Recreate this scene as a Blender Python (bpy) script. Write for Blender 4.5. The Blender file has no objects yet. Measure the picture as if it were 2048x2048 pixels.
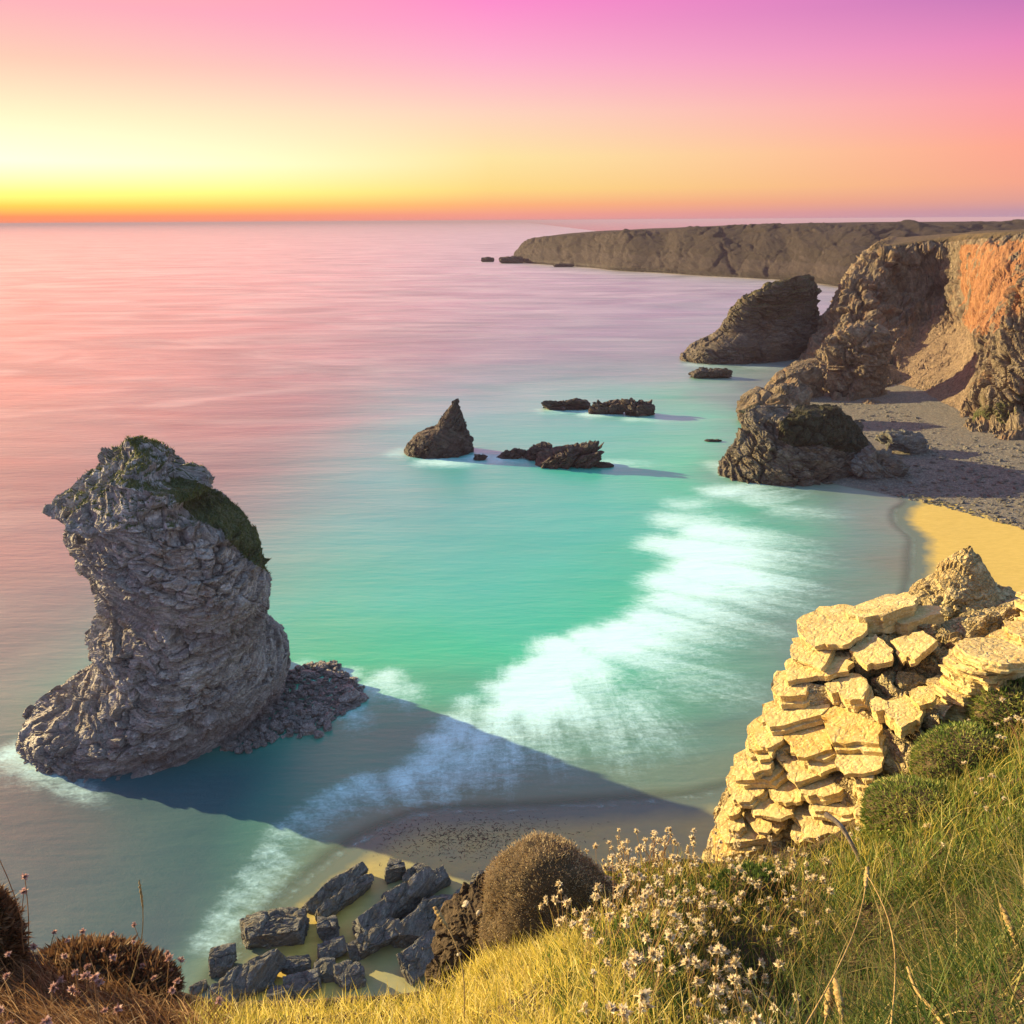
import bpy, math, random
import numpy as np
from mathutils import Matrix, Vector
random.seed(7)
RNG = np.random.default_rng(11)
SC = bpy.context.scene
COL = SC.collection
R = math.radians

# ------------------------------------------------------------------ camera, sky, sun, exposure
H = 50.0                       # camera height above the sea (m)
FOC = 1774.0                   # focal length in pixels of a 2048 px frame
PITCH = R(18.2)
ROLL = 0.0062
def ray(px, py):
    u = (px - 1024) / FOC; v = (py - 1024) / FOC
    u, v = u - v * ROLL, v + u * ROLL
    return np.array([u, math.cos(PITCH) - v * math.sin(PITCH), -math.sin(PITCH) - v * math.cos(PITCH)])
def atz(px, py, z=0.0):
    d = ray(px, py); return np.array([0, 0, H]) + d * ((z - H) / d[2])
def aty(px, py, Y):
    d = ray(px, py); return np.array([0, 0, H]) + d * (Y / d[1])
def project(P):
    """world points -> photo pixels (2048 frame), used only to measure regions"""
    d = np.asarray(P, float) - np.array([0, 0, H])
    f = d[..., 1] * math.cos(PITCH) - d[..., 2] * math.sin(PITCH)
    v = (-d[..., 1] * math.sin(PITCH) - d[..., 2] * math.cos(PITCH)) / f
    u = d[..., 0] / f
    u0 = u + v * ROLL; v0 = v - u * ROLL
    return u0 * FOC + 1024, v0 * FOC + 1024

cam_d = bpy.data.cameras.new('camera')
cam = bpy.data.objects.new('camera', cam_d); COL.objects.link(cam)
fw = Vector(ray(1024, 1024)).normalized()
rt = (Vector(ray(1100, 1024)) - Vector(ray(1024, 1024))).normalized()
up = rt.cross(fw).normalized()
cam.matrix_world = Matrix(((rt.x, up.x, -fw.x, 0), (rt.y, up.y, -fw.y, 0), (rt.z, up.z, -fw.z, H), (0, 0, 0, 1)))
cam_d.sensor_fit = 'HORIZONTAL'; cam_d.angle = 2 * math.atan(1024 / FOC)
cam_d.clip_start = 0.05; cam_d.clip_end = 120000
SC.camera = cam

EXPOSURE = 1.35
SC.view_settings.view_transform = 'Standard'; SC.view_settings.look = 'None'
SC.view_settings.exposure = EXPOSURE; SC.view_settings.gamma = 1.0
SC.view_settings.use_curve_mapping = False
SUN_AZ, SUN_EL = R(-63), R(14.5)           # from +Y (view direction), negative = to the left
sd_ = bpy.data.lights.new('sun', 'SUN'); sd_.energy = 5.0; sd_.angle = R(0.6); sd_.color = (1.0, 0.78, 0.37)
sun = bpy.data.objects.new('sun', sd_); COL.objects.link(sun)
tosun = Vector((math.sin(SUN_AZ) * math.cos(SUN_EL), math.cos(SUN_AZ) * math.cos(SUN_EL), math.sin(SUN_EL)))
sun.rotation_euler = tosun.to_track_quat('Z', 'Y').to_euler()

def lin(r, g, b, k=1.0):
    f = lambda c: (c / 12.92 if c <= 0.04045 else ((c + 0.055) / 1.055) ** 2.4)
    return (f(r / 255) * k, f(g / 255) * k, f(b / 255) * k, 1)

class NT:
    """small node-tree helper"""
    def __init__(s, tree): s.t = tree; s.n = tree.nodes; s.l = tree.links
    def new(s, typ, **kw):
        n = s.n.new(typ)
        for k, v in kw.items():
            if k == 'inp':
                for a, b in v.items(): s.set(n, a, b)
            else: setattr(n, k, v)
        return n
    def set(s, n, a, b):
        if hasattr(b, 'is_output') : s.l.new(b, n.inputs[a])
        else: n.inputs[a].default_value = b
    def math(s, op, a, b=None, clamp=False):
        n = s.new('ShaderNodeMath', operation=op, use_clamp=clamp); s.set(n, 0, a)
        if b is not None: s.set(n, 1, b)
        return n.outputs[0]
    def vmath(s, op, a, b=None):
        n = s.new('ShaderNodeVectorMath', operation=op); s.set(n, 0, a)
        if b is not None: s.set(n, 1, b)
        return n.outputs[1] if op in ('DOT_PRODUCT', 'LENGTH') else n.outputs[0]
    def ramp(s, f, stops, interp='LINEAR'):
        n = s.new('ShaderNodeValToRGB'); n.color_ramp.interpolation = interp
        e = n.color_ramp.elements
        while len(e) < len(stops): e.new(0.5)
        for el, (p, c) in zip(e, stops):
            el.position = p; el.color = c if len(c) == 4 else (*c, 1)
        s.set(n, 0, f); return n.outputs[0]
    def mix(s, f, a, b, blend='MIX'):
        n = s.new('ShaderNodeMix', data_type='RGBA', blend_type=blend); s.set(n, 0, f)
        s.set(n, 6, a if hasattr(a, 'is_output') or len(a) == 4 else (*a, 1))
        s.set(n, 7, b if hasattr(b, 'is_output') or len(b) == 4 else (*b, 1)); return n.outputs[2]
    def rng(s, f, a, b, c=0.0, d=1.0, smooth=False):
        n = s.new('ShaderNodeMapRange', interpolation_type='SMOOTHSTEP' if smooth else 'LINEAR')
        s.set(n, 0, f)
        for i, v in enumerate((a, b, c, d)): n.inputs[1 + i].default_value = v
        return n.outputs[0]
    def noise(s, co, scale, detail=4, rough=0.55, dist=0.0, col=False):
        n = s.new('ShaderNodeTexNoise'); s.set(n, 'Vector', co)
        n.inputs['Scale'].default_value = scale; n.inputs['Detail'].default_value = detail
        n.inputs['Roughness'].default_value = rough; n.inputs['Distortion'].default_value = dist
        return n.outputs[1 if col else 0]
    def mapping(s, co, scale=(1, 1, 1), rot=(0, 0, 0), vt='POINT'):
        n = s.new('ShaderNodeMapping', vector_type=vt); s.set(n, 0, co)
        n.inputs['Scale'].default_value = scale; n.inputs['Rotation'].default_value = rot; return n.outputs[0]
    def attr(s, name): return s.new('ShaderNodeAttribute', attribute_name=name).outputs['Fac']

wd = bpy.data.worlds.new('World'); SC.world = wd; wd.use_nodes = True
W = NT(wd.node_tree); W.n.clear()
tc = W.new('ShaderNodeTexCoord').outputs['Generated']
sep = W.new('ShaderNodeSeparateXYZ'); W.l.new(tc, sep.inputs[0])
zc = W.math('MAXIMUM', sep.outputs[2], 0.0)
el = W.math('SQRT', zc)                                  # ramp coordinate: sqrt(sin elevation)
hx = W.vmath('NORMALIZE', W.vmath('MULTIPLY', tc, (1, 1, 0)))
GAZ = R(-46)
az = W.vmath('DOT_PRODUCT', hx, (math.sin(GAZ), math.cos(GAZ), 0))
e_ = lambda deg: math.sqrt(math.sin(R(deg)))
left = W.ramp(el, [(0.0, lin(255, 140, 108, 1.0)), (e_(.35), lin(255, 150, 95, 1.05)), (e_(.9), lin(255, 205, 85, 1.15)), (e_(1.6), lin(255, 244, 125, 1.3)),
    (e_(3.2), lin(255, 253, 212, 1.25)), (e_(5.5), lin(255, 240, 196, 1.1)), (e_(8.2), lin(255, 210, 184, 1.0)), (e_(10.8), lin(255, 184, 188, 1.0)),
    (e_(15), lin(255, 122, 84, 2.8)), (e_(28), lin(255, 118, 108, 1.9)), (e_(55), lin(165, 170, 210)), (1.0, lin(140, 184, 224))])
midr = W.ramp(el, [(0.0, lin(232, 150, 150)), (e_(.35), lin(246, 160, 140)), (e_(.9), lin(255, 180, 125)), (e_(1.8), lin(255, 218, 135)),
    (e_(3.6), lin(255, 230, 165)), (e_(6), lin(255, 214, 190)), (e_(9), lin(255, 176, 205)), (e_(11.8), lin(255, 143, 205)),
    (e_(20), lin(215, 152, 205, .95)), (e_(32), lin(160, 172, 214)), (e_(60), lin(140, 180, 222)), (1.0, lin(140, 184, 224))])
right = W.ramp(el, [(0.0, lin(180, 150, 178)), (e_(.35), lin(196, 152, 166)), (e_(.9), lin(225, 160, 150)), (e_(1.8), lin(246, 165, 142)),
    (e_(3.6), lin(254, 164, 146)), (e_(6), lin(250, 154, 170)), (e_(8.5), lin(232, 134, 188)), (e_(10.8), lin(194, 118, 184)),
    (e_(20), lin(168, 138, 196, .95)), (e_(34), lin(155, 170, 214)), (e_(60), lin(140, 182, 222)), (1.0, lin(140, 184, 224))])
back = W.ramp(el, [(0.0, lin(165, 170, 195)), (e_(3), lin(200, 186, 196)), (e_(8), lin(196, 190, 208)), (e_(16), lin(182, 194, 218)), (e_(35), lin(165, 192, 224)), (1.0, lin(140, 184, 224))])  # unseen sky behind the camera, brightened to fill shaded faces
sky = W.mix(W.rng(az, -.45, .22), back, right)
sky = W.mix(W.rng(az, .25, .71), sky, midr)
sky = W.mix(W.rng(az, .71, .96), sky, left)
nish = W.new('ShaderNodeTexSky', sky_type='NISHITA', sun_disc=False, sun_elevation=SUN_EL, sun_rotation=SUN_AZ, altitude=50)
SC.cycles.max_bounces = 5; SC.cycles.diffuse_bounces = 2; SC.cycles.glossy_bounces = 2; SC.cycles.transmission_bounces = 2; SC.cycles.transparent_max_bounces = 6
bg1 = W.new('ShaderNodeBackground', inp={'Color': sky, 'Strength': 2 ** (-EXPOSURE)})
out = W.new('ShaderNodeOutputWorld'); W.l.new(bg1.outputs[0], out.inputs[0])

# ------------------------------------------------------------------ numpy noise
def _h(ix, iy, iz, seed):
    h = (ix.astype(np.uint32) * np.uint32(0x8da6b343)) ^ (iy.astype(np.uint32) * np.uint32(0xd8163841)) ^ (iz.astype(np.uint32) * np.uint32(0xcb1ab31f)) ^ np.uint32((seed * 0x9E3779B1) & 0xffffffff)
    h ^= h >> np.uint32(15); h *= np.uint32(0x2c1b3c6d); h ^= h >> np.uint32(12); h *= np.uint32(0x297a2d39); h ^= h >> np.uint32(15)
    return h
def perlin(p, seed=0):
    p = np.asarray(p, np.float32); i = np.floor(p); f = p - i; i = i.astype(np.int64)
    u = f * f * f * (f * (f * 6 - 15) + 10)
    r = np.zeros(len(p), np.float32)
    for dx in (0, 1):
        wx = u[:, 0] if dx else 1 - u[:, 0]
        for dy in (0, 1):
            wy = u[:, 1] if dy else 1 - u[:, 1]
            for dz in (0, 1):
                wz = u[:, 2] if dz else 1 - u[:, 2]
                h = _h(i[:, 0] + dx, i[:, 1] + dy, i[:, 2] + dz, seed)
                gx = (h & np.uint32(1023)).astype(np.float32) / 511.5 - 1
                gy = ((h >> np.uint32(10)) & np.uint32(1023)).astype(np.float32) / 511.5 - 1
                gz = ((h >> np.uint32(20)) & np.uint32(1023)).astype(np.float32) / 511.5 - 1
                r += wx * wy * wz * (gx * (f[:, 0] - dx) + gy * (f[:, 1] - dy) + gz * (f[:, 2] - dz))
    return r
def fbm(p, oct=4, seed=0, gain=.5, ridged=False):
    a = 1.0; s = 0; t = 0; p = np.asarray(p, np.float32)
    for o in range(oct):
        n = perlin(p, seed + o * 17)
        s = s + a * ((1 - np.abs(n) * 2.4) if ridged else n * 1.4); t += a; a *= gain; p = p * 2.03 + 5.3
    return s / t
def facets(p, seed=0, k=.9):
    """broken-rock facets: every voronoi cell is a tilted plane with its own height"""
    p = np.asarray(p, np.float32); i = np.floor(p).astype(np.int64)
    best = np.full(len(p), 9., np.float32); out = np.zeros(len(p), np.float32); sec = best.copy()
    for dx in (-1, 0, 1):
        for dy in (-1, 0, 1):
            for dz in (-1, 0, 1):
                ci = i + np.array([dx, dy, dz]); h = _h(ci[:, 0], ci[:, 1], ci[:, 2], seed)
                jx = (h & np.uint32(1023)).astype(np.float32) / 1023; jy = ((h >> np.uint32(10)) & np.uint32(1023)).astype(np.float32) / 1023; jz = ((h >> np.uint32(20)) & np.uint32(1023)).astype(np.float32) / 1023
                ex = p[:, 0] - ci[:, 0] - jx; ey = p[:, 1] - ci[:, 1] - jy; ez = p[:, 2] - ci[:, 2] - jz
                d = ex * ex + ey * ey + ez * ez; m = d < best
                val = (((h >> np.uint32(5)) & np.uint32(255)).astype(np.float32) / 255 - .5) + k * ((jy - .5) * ex + (jz - .5) * ey + (jx - .5) * ez)
                sec = np.where(m, best, np.minimum(sec, d)); out = np.where(m, val, out); best = np.where(m, d, best)
    crack = np.clip((np.sqrt(sec) - np.sqrt(best)) / .12, 0, 1)
    return out, crack
def rotm(ax, ay, azz):
    return np.array(Matrix.Rotation(azz, 3, 'Z') @ Matrix.Rotation(ay, 3, 'Y') @ Matrix.Rotation(ax, 3, 'X'))
def ledges(u, seed):
    """saw-toothed beds: every bed stands in or out by its own amount"""
    k = np.floor(u); f = u - k; z_ = np.zeros_like(k).astype(np.int64)
    r = (_h(k.astype(np.int64), z_, z_, seed) & np.uint32(1023)).astype(np.float32) / 1023
    return (r - .5) + (f - .5) * .55
def rockdisp(P, size, bed=(0.3, 0.35, 0), seed=0, amp=1.0, big=1.0, lam=1.0):
    """signed displacement in metres for rock with feature size `size` and tilted bedding"""
    q = (np.asarray(P) @ rotm(*bed)) / size
    w = np.stack([fbm(q * .8 + 3, 2, seed + 1), fbm(q * .8 + 9, 2, seed + 2), fbm(q * .8 + 15, 2, seed + 3)], 1)
    st = q + w * .28
    low = fbm(q * .5, 3, seed + 8); rough = sstep(fbm(q * .55 + 31, 2, seed + 10), -.22, .28); lm = .25 + .75 * sstep(fbm(q * .4 + 50, 2, seed + 11), -.25, .2)
    f1, c1 = facets(st * np.array([.6, .6, .85]), seed + 4, 1.5); f2, c2 = facets(st * np.array([1.1, 1.1, 3.2]), seed + 5, 1.3); f3, c3 = facets(st * np.array([2.8, 2.8, 8.5]), seed + 6, 1.1)
    u = st[:, 2] * 1.9 + .5 * low; l1 = ledges(u + .35 * f2, seed + 12); l2 = ledges(st[:, 2] * 6.5 + .6 * f3, seed + 13)
    d = big * (.45 * low + .46 * f1 - .42 * (1 - c1) * (.3 + rough)) + (.07 + .32 * rough) * f2 - .19 * (1 - c2) * (.06 + 1.1 * rough) - .04 * (1 - c3) * rough + (.05 + .06 * rough) * f3 + lam * (.24 * l1 * lm + .10 * l2 * (.4 + .6 * lm)) + .035 * fbm(q * 9, 2, seed + 9)
    return d * size * amp

# ------------------------------------------------------------------ mesh helpers
def tag(o, label=None, cat=None, group=None, kind=None):
    if label: o['label'] = label
    if cat: o['category'] = cat
    if group: o['group'] = group
    if kind: o['kind'] = kind
    return o
def mesh_np(name, V, F, mat, smooth=False, attrs=None):
    V = np.ascontiguousarray(V, np.float32); me = bpy.data.meshes.new(name)
    groups = F if isinstance(F, list) else [F]
    groups = [np.asarray(g, np.int32) for g in groups if len(g)]
    me.vertices.add(len(V)); me.vertices.foreach_set('co', V.ravel())
    nl = sum(g.size for g in groups); npoly = sum(len(g) for g in groups)
    me.loops.add(nl); me.polygons.add(npoly)
    me.loops.foreach_set('vertex_index', np.concatenate([g.ravel() for g in groups]))
    tot = np.concatenate([np.full(len(g), g.shape[1], np.int32) for g in groups])
    st = np.concatenate([[0], np.cumsum(tot)[:-1]]).astype(np.int32)
    me.polygons.foreach_set('loop_start', st); me.polygons.foreach_set('loop_total', tot)
    me.polygons.foreach_set('use_smooth', np.full(npoly, smooth))
    me.update(calc_edges=True); me.validate()
    for k, a in (attrs or {}).items():
        at = me.attributes.new(k, 'FLOAT', 'POINT'); at.data.foreach_set('value', np.asarray(a, np.float32))
    if mat: me.materials.append(mat)
    return me
def obj(name, me, parent=None, loc=(0, 0, 0)):
    o = bpy.data.objects.new(name, me); COL.objects.link(o); o.location = loc
    if parent: o.parent = parent
    return o
def build(name, V, F, mat, parent=None, smooth=False, attrs=None, origin=None):
    V = np.asarray(V, np.float64)
    if origin is None: origin = np.zeros(3) if parent else np.array([V[:, 0].mean(), V[:, 1].mean(), V[:, 2].min()])
    return obj(name, mesh_np(name, V - origin, F, mat, smooth, attrs), parent, origin)
def empty(name, loc):
    o = bpy.data.objects.new(name, None); COL.objects.link(o); o.location = loc; o.empty_display_size = .2; return o
def grid_faces(n, m, wrap=False):
    a = np.arange(n * m).reshape(n, m)
    if wrap: a = np.concatenate([a, a[:, :1]], 1)
    return np.stack([a[:-1, :-1].ravel(), a[:-1, 1:].ravel(), a[1:, 1:].ravel(), a[1:, :-1].ravel()], 1)
def grid_normals(P, wrap=False):
    if wrap: dv = np.roll(P, -1, 1) - np.roll(P, 1, 1)
    else: dv = np.gradient(P, axis=1)
    du = np.gradient(P, axis=0); n = np.cross(dv, du)
    return n / (np.linalg.norm(n, axis=2, keepdims=True) + 1e-9)
def catmull(C, n):
    """uniform Catmull-Rom along axis 0"""
    C = np.asarray(C, float); k = len(C); t = np.linspace(0, k - 1, n); i = np.clip(t.astype(int), 0, k - 2); f = (t - i)
    f = f.reshape((-1,) + (1,) * (C.ndim - 1))
    p0 = C[np.clip(i - 1, 0, k - 1)]; p1 = C[i]; p2 = C[i + 1]; p3 = C[np.clip(i + 2, 0, k - 1)]
    return .5 * (2 * p1 + (p2 - p0) * f + (2 * p0 - 5 * p1 + 4 * p2 - p3) * f ** 2 + (3 * p1 - p0 - 3 * p2 + p3) * f ** 3)
def patch(C, n, m):
    return np.swapaxes(catmull(np.swapaxes(catmull(C, n), 0, 1), m), 0, 1)
def sstep(x, a, b):
    t = np.clip((x - a) / (b - a), 0, 1); return t * t * (3 - 2 * t)

# ------------------------------------------------------------------ materials
def new_mat(name):
    m = bpy.data.materials.new(name); m.use_nodes = True; t = NT(m.node_tree); t.n.clear()
    t.out = t.new('ShaderNodeOutputMaterial'); return m, t
def principled(t, **inp):
    n = t.new('ShaderNodeBsdfPrincipled')
    for k, v in inp.items(): t.set(n, k.replace('_', ' '), v)
    t.l.new(n.outputs[0], t.out.inputs[0]); return n
def bump(t, h, strength, dist):
    n = t.new('ShaderNodeBump'); n.inputs['Strength'].default_value = strength; n.inputs['Distance'].default_value = dist
    t.set(n, 'Height', h); return n.outputs[0]
def rock_mat(name, dark, mid, light, size, bed=(.3, .35, 0), moss=(.05, .06, .012), stain=None, wet=0.0, extra=None, rough=.85, moss_light=None, bmp=1.0):
    """layered rock: grain follows the bedding; 'moss' vertex attribute carries growth, 'wet' the dark tidal band"""
    m, t = new_mat(name)
    co = t.new('ShaderNodeTexCoord').outputs['Object']
    lay = t.mapping(co, (size / .5, size / .5, size / 2.6), bed, 'TEXTURE')
    n1 = t.noise(lay, 1.3, 7, .68, .15); n2 = t.noise(co, 3.1 / size, 6, .65); n3 = t.noise(lay, 4.2, 6, .75, .1)
    fine = t.noise(co, 13 / size, 5, .7)
    c = t.ramp(n1, [(.36, dark), (.5, mid), (.66, light)])
    c = t.mix(t.rng(n3, .42, .66, 0, .75), c, dark)
    c = t.mix(t.rng(n2, .58, .75, 0, .65), c, light)
    zone = t.noise(co, .30 / size, 4, .6)
    c = t.mix(t.rng(zone, .42, .62, .55, 0), c, t.mix(.55, c, dark))
    if stain is not None: c = t.mix(t.math('MULTIPLY', t.rng(t.noise(co, .8 / size, 4, .6), .5, .68), t.rng(n2, .35, .6)), c, stain)
    c = t.mix(t.rng(fine, .35, .75, 0, .5), c, t.mix(.5, c, light))
    if extra: c = extra(t, c, co, n1, n2)
    ms = t.attr('moss')
    mk = t.rng(t.math('ADD', ms, t.math('MULTIPLY', t.math('SUBTRACT', n2, .5), 1.1)), .42, .62)
    ml = moss_light or tuple(v * 2.1 for v in moss)
    mc = t.mix(t.rng(t.noise(co, 7 / size, 5, .7), .35, .65), moss, ml)
    c = t.mix(mk, c, mc)
    wt = t.attr('wet')
    c = t.mix(t.math('MULTIPLY', wt, .62), c, t.mix(1.0, c, (.45, .42, .44), 'MULTIPLY'))
    fine2 = t.noise(co, 30 / size, 3, .7)
    c = t.mix(t.rng(fine2, .54, .72, 0, .6), c, light); c = t.mix(t.rng(fine2, .46, .30, 0, .55), c, dark)
    vo = t.new('ShaderNodeTexVoronoi', feature='DISTANCE_TO_EDGE'); t.set(vo, 'Vector', t.vmath('ADD', lay, t.vmath('MULTIPLY', t.noise(co, 2.5 / size, 3, .6, 0, True), (1.2, 1.2, 1.2)))); vo.inputs['Scale'].default_value = 1.6
    vo2 = t.new('ShaderNodeTexVoronoi', feature='DISTANCE_TO_EDGE'); t.set(vo2, 'Vector', t.vmath('ADD', lay, t.vmath('MULTIPLY', t.noise(co, 6 / size, 3, .6, 0, True), (.7, .7, .7)))); vo2.inputs['Scale'].default_value = 4.5
    crk = t.math('ADD', t.rng(vo.outputs[0], 0, .10), t.math('MULTIPLY', t.rng(vo2.outputs[0], 0, .12), .5))
    h = t.math('ADD', t.math('MULTIPLY', n3, .8), t.math('ADD', t.math('MULTIPLY', fine, .35), t.math('MULTIPLY', n2, .5)))
    h = t.math('ADD', h, t.math('MULTIPLY', crk, .8))
    rg = t.math('SUBTRACT', rough, t.math('MULTIPLY', wt, .45))
    principled(t, Base_Color=c, Roughness=rg, Normal=bump(t, h, .9 * min(bmp, 1), .10 * size * bmp), Specular_IOR_Level=.35)
    return m
def plain_mat(name, c1, c2, scale, rough=.8, b=.3, bd=.02, attr=None, trans=0.0):
    m, t = new_mat(name); co = t.new('ShaderNodeTexCoord').outputs['Object']
    n = t.noise(co, scale, 6, .65); c = t.mix(t.rng(n, .33, .68), c1, c2)
    principled(t, Base_Color=c, Roughness=rough, Normal=bump(t, t.noise(co, scale * 3, 5, .7), b, bd)); return m
def blade_mat(name, stops, trans=.35, rough=.6):
    m, t = new_mat(name); f = t.attr('tint'); c = t.ramp(f, stops)
    d = t.new('ShaderNodeBsdfPrincipled', inp={'Base Color': c, 'Roughness': rough, 'Specular IOR Level': .3})
    tr = t.new('ShaderNodeBsdfTranslucent', inp={'Color': c}); mx = t.new('ShaderNodeMixShader', inp={0: trans})
    t.l.new(d.outputs[0], mx.inputs[1]); t.l.new(tr.outputs[0], mx.inputs[2]); t.l.new(mx.outputs[0], t.out.inputs[0]); return m

BED = (.28, .38, .2)
M = {}
M['stack'] = rock_mat('stack_rock', (.15, .132, .128), (.48, .44, .425), (.86, .84, .83), 1.5, (.45, .42, -.5), moss=(.05, .065, .014), stain=(.22, .13, .07))
M['far_stack'] = rock_mat('far_stack_rock', (.055, .046, .04), (.15, .125, .10), (.29, .25, .21), 4.0, (.2, .12, .1), moss=(.065, .058, .018), stain=(.16, .10, .05))
M['reef'] = rock_mat('reef_rock', (.035, .028, .028), (.12, .092, .08), (.24, .19, .16), 1.6, BED, moss=(.05, .06, .015), stain=(.15, .075, .05))
M['shore_rock'] = rock_mat('shore_rock', (.06, .064, .062), (.19, .195, .185), (.42, .41, .36), .8, (.2, -.5, .3), moss=(.04, .045, .012), stain=(.19, .13, .05))
M['moss_rock'] = rock_mat('mossy_rock', (.055, .048, .04), (.21, .18, .14), (.42, .38, .31), 1.8, BED, moss=(.020, .022, .006), stain=(.20, .13, .05))
def cliff_extra(t, c, co, n1, n2, g1=(.048, .037, .019), g2=(.125, .086, .04)):
    org = t.attr('orange'); scr = t.attr('scree'); gr = t.attr('turf')
    org = t.math('MULTIPLY', org, t.rng(t.noise(t.mapping(co, (.22, .22, .035)), 1.0, 4, .6, .6), .40, .52, .25, 1))
    oc = t.mix(t.rng(n1, .35, .7), (.27, .10, .038), (.50, .25, .11))
    c = t.mix(t.rng(t.math('ADD', org, t.math('MULTIPLY', t.math('SUBTRACT', n2, .5), .8)), .4, .6), c, oc)
    st = t.noise(t.mapping(co, (.9, .9, .9)), 1.3, 5, .75)
    sc = t.mix(t.rng(st, .4, .62), (.17, .115, .07), (.36, .26, .17))
    c = t.mix(t.rng(t.math('ADD', scr, t.math('MULTIPLY', t.math('SUBTRACT', n2, .5), .5)), .4, .6), c, sc)
    gn = t.noise(co, .25, 5, .65)
    gc = t.mix(t.rng(gn, .35, .65), g1, g2)
    return t.mix(t.rng(t.math('ADD', gr, t.math('MULTIPLY', t.math('SUBTRACT', n2, .5), .5)), .42, .58), c, gc)
M['cliff'] = rock_mat('cliff_rock', (.08, .06, .042), (.26, .20, .135), (.48, .39, .28), 3.2, (1.1, .25, .2), moss=(.05, .06, .012), stain=(.28, .14, .06), extra=cliff_extra)
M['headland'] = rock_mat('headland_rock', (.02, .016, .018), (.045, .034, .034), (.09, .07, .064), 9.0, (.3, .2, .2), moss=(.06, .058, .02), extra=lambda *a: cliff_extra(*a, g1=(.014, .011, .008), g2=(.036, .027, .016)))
M['outcrop'] = rock_mat('outcrop_rock', (.20, .135, .05), (.50, .39, .18), (.72, .62, .40), .34, (.1, -.25, .2), moss=(.30, .19, .05), stain=(.42, .25, .06), moss_light=(.5, .36, .12))
M['slab'] = rock_mat('slab_rock', (.32, .215, .07), (.60, .47, .20), (.82, .73, .46), .42, (.05, -.28, .25), moss=(.42, .25, .06), stain=(.50, .31, .09), moss_light=(.55, .40, .14), bmp=.4)
M['soil'] = plain_mat('soil', (.035, .022, .012), (.10, .065, .03), 9, .95, .8, .03)
M['pale_stone'] = plain_mat('pale_stone', (.28, .24, .18), (.48, .43, .34), 30, .8, .4, .01)
M['pebble'] = rock_mat('pebble_stone', (.05, .05, .047), (.155, .15, .135), (.40, .38, .33), .5, (.2, .3, 0), stain=(.28, .20, .12))
M['weed'] = plain_mat('seaweed', (.018, .014, .008), (.05, .035, .015), 30, .6)
M['cushion'] = plain_mat('cushion_core', (.06, .04, .018), (.15, .10, .05), 40, .95, .9, .02)
# ------------------------------------------------------------------ shore geometry shared by sea and beach
SHORE = np.array([(-25, -25), (-24, 10), (-22.5, 30), (-21.5, 42), (-20, 48), (-18.6, 53), (-16.0, 58), (-13.5, 61.5), (-10.5, 64.2), (-7, 66), (2, 66.5), (10, 67.2), (18, 68.5), (28, 74), (40, 91), (51, 106), (59, 120), (63.5, 130),
                  (66.5, 137), (67, 144), (69.5, 151), (74, 157), (72, 163), (64, 172), (66, 186), (76, 205), (82, 232), (80, 262), (96, 300), (128, 360), (170, 470)], float)
_t = np.linspace(0, 1, 400); SH = catmull(SHORE, 900)[:, :2]; ARC = np.r_[0, np.cumsum(np.linalg.norm(np.diff(SH, axis=0), axis=1))]
def shore_dist(X, Y):
    """signed distance to the waterline: positive on land; also the nearest waterline point"""
    P = np.stack([X.ravel(), Y.ravel()], 1); best = np.full(len(P), 1e9); idx = np.zeros(len(P), int)
    for i in range(0, len(P), 8000):
        q_ = P[i:i + 8000].astype(np.float32); d = (q_[:, :1] - SH[None, :, 0].astype(np.float32)) ** 2 + (q_[:, 1:] - SH[None, :, 1].astype(np.float32)) ** 2; j = d.argmin(1); idx[i:i + 8000] = j; best[i:i + 8000] = np.sqrt(d[np.arange(len(j)), j])
    tg = np.gradient(SH, axis=0)[idx]; dv = P - SH[idx]
    s = np.sign(tg[:, 0] * dv[:, 1] - tg[:, 1] * dv[:, 0])       # + on the left (sea) side of the line
    return (-best * np.where(s == 0, 1, s)).reshape(X.shape), SH[idx].reshape(X.shape + (2,)), ARC[idx].reshape(X.shape)
def axis_pts(segs):
    out = [segs[0][0]]
    for a, b, n in segs: out += list(np.linspace(a, b, n + 1)[1:])
    return np.array(out)
def geo(a, b, n): return np.geomspace(a, b, n)
def beach_z(sd, X, Y):
    n = perlin(np.stack([X.ravel() * .05, Y.ravel() * .05, np.zeros(X.size)], 1), 5).reshape(X.shape)
    z = np.where(sd > 0, .045 * sd + .002 * np.maximum(sd - 12, 0) ** 1.5, .08 * sd) + n * .22 * sstep(np.abs(sd), 0, 6)
    return np.clip(z, -3, 9)

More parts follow.
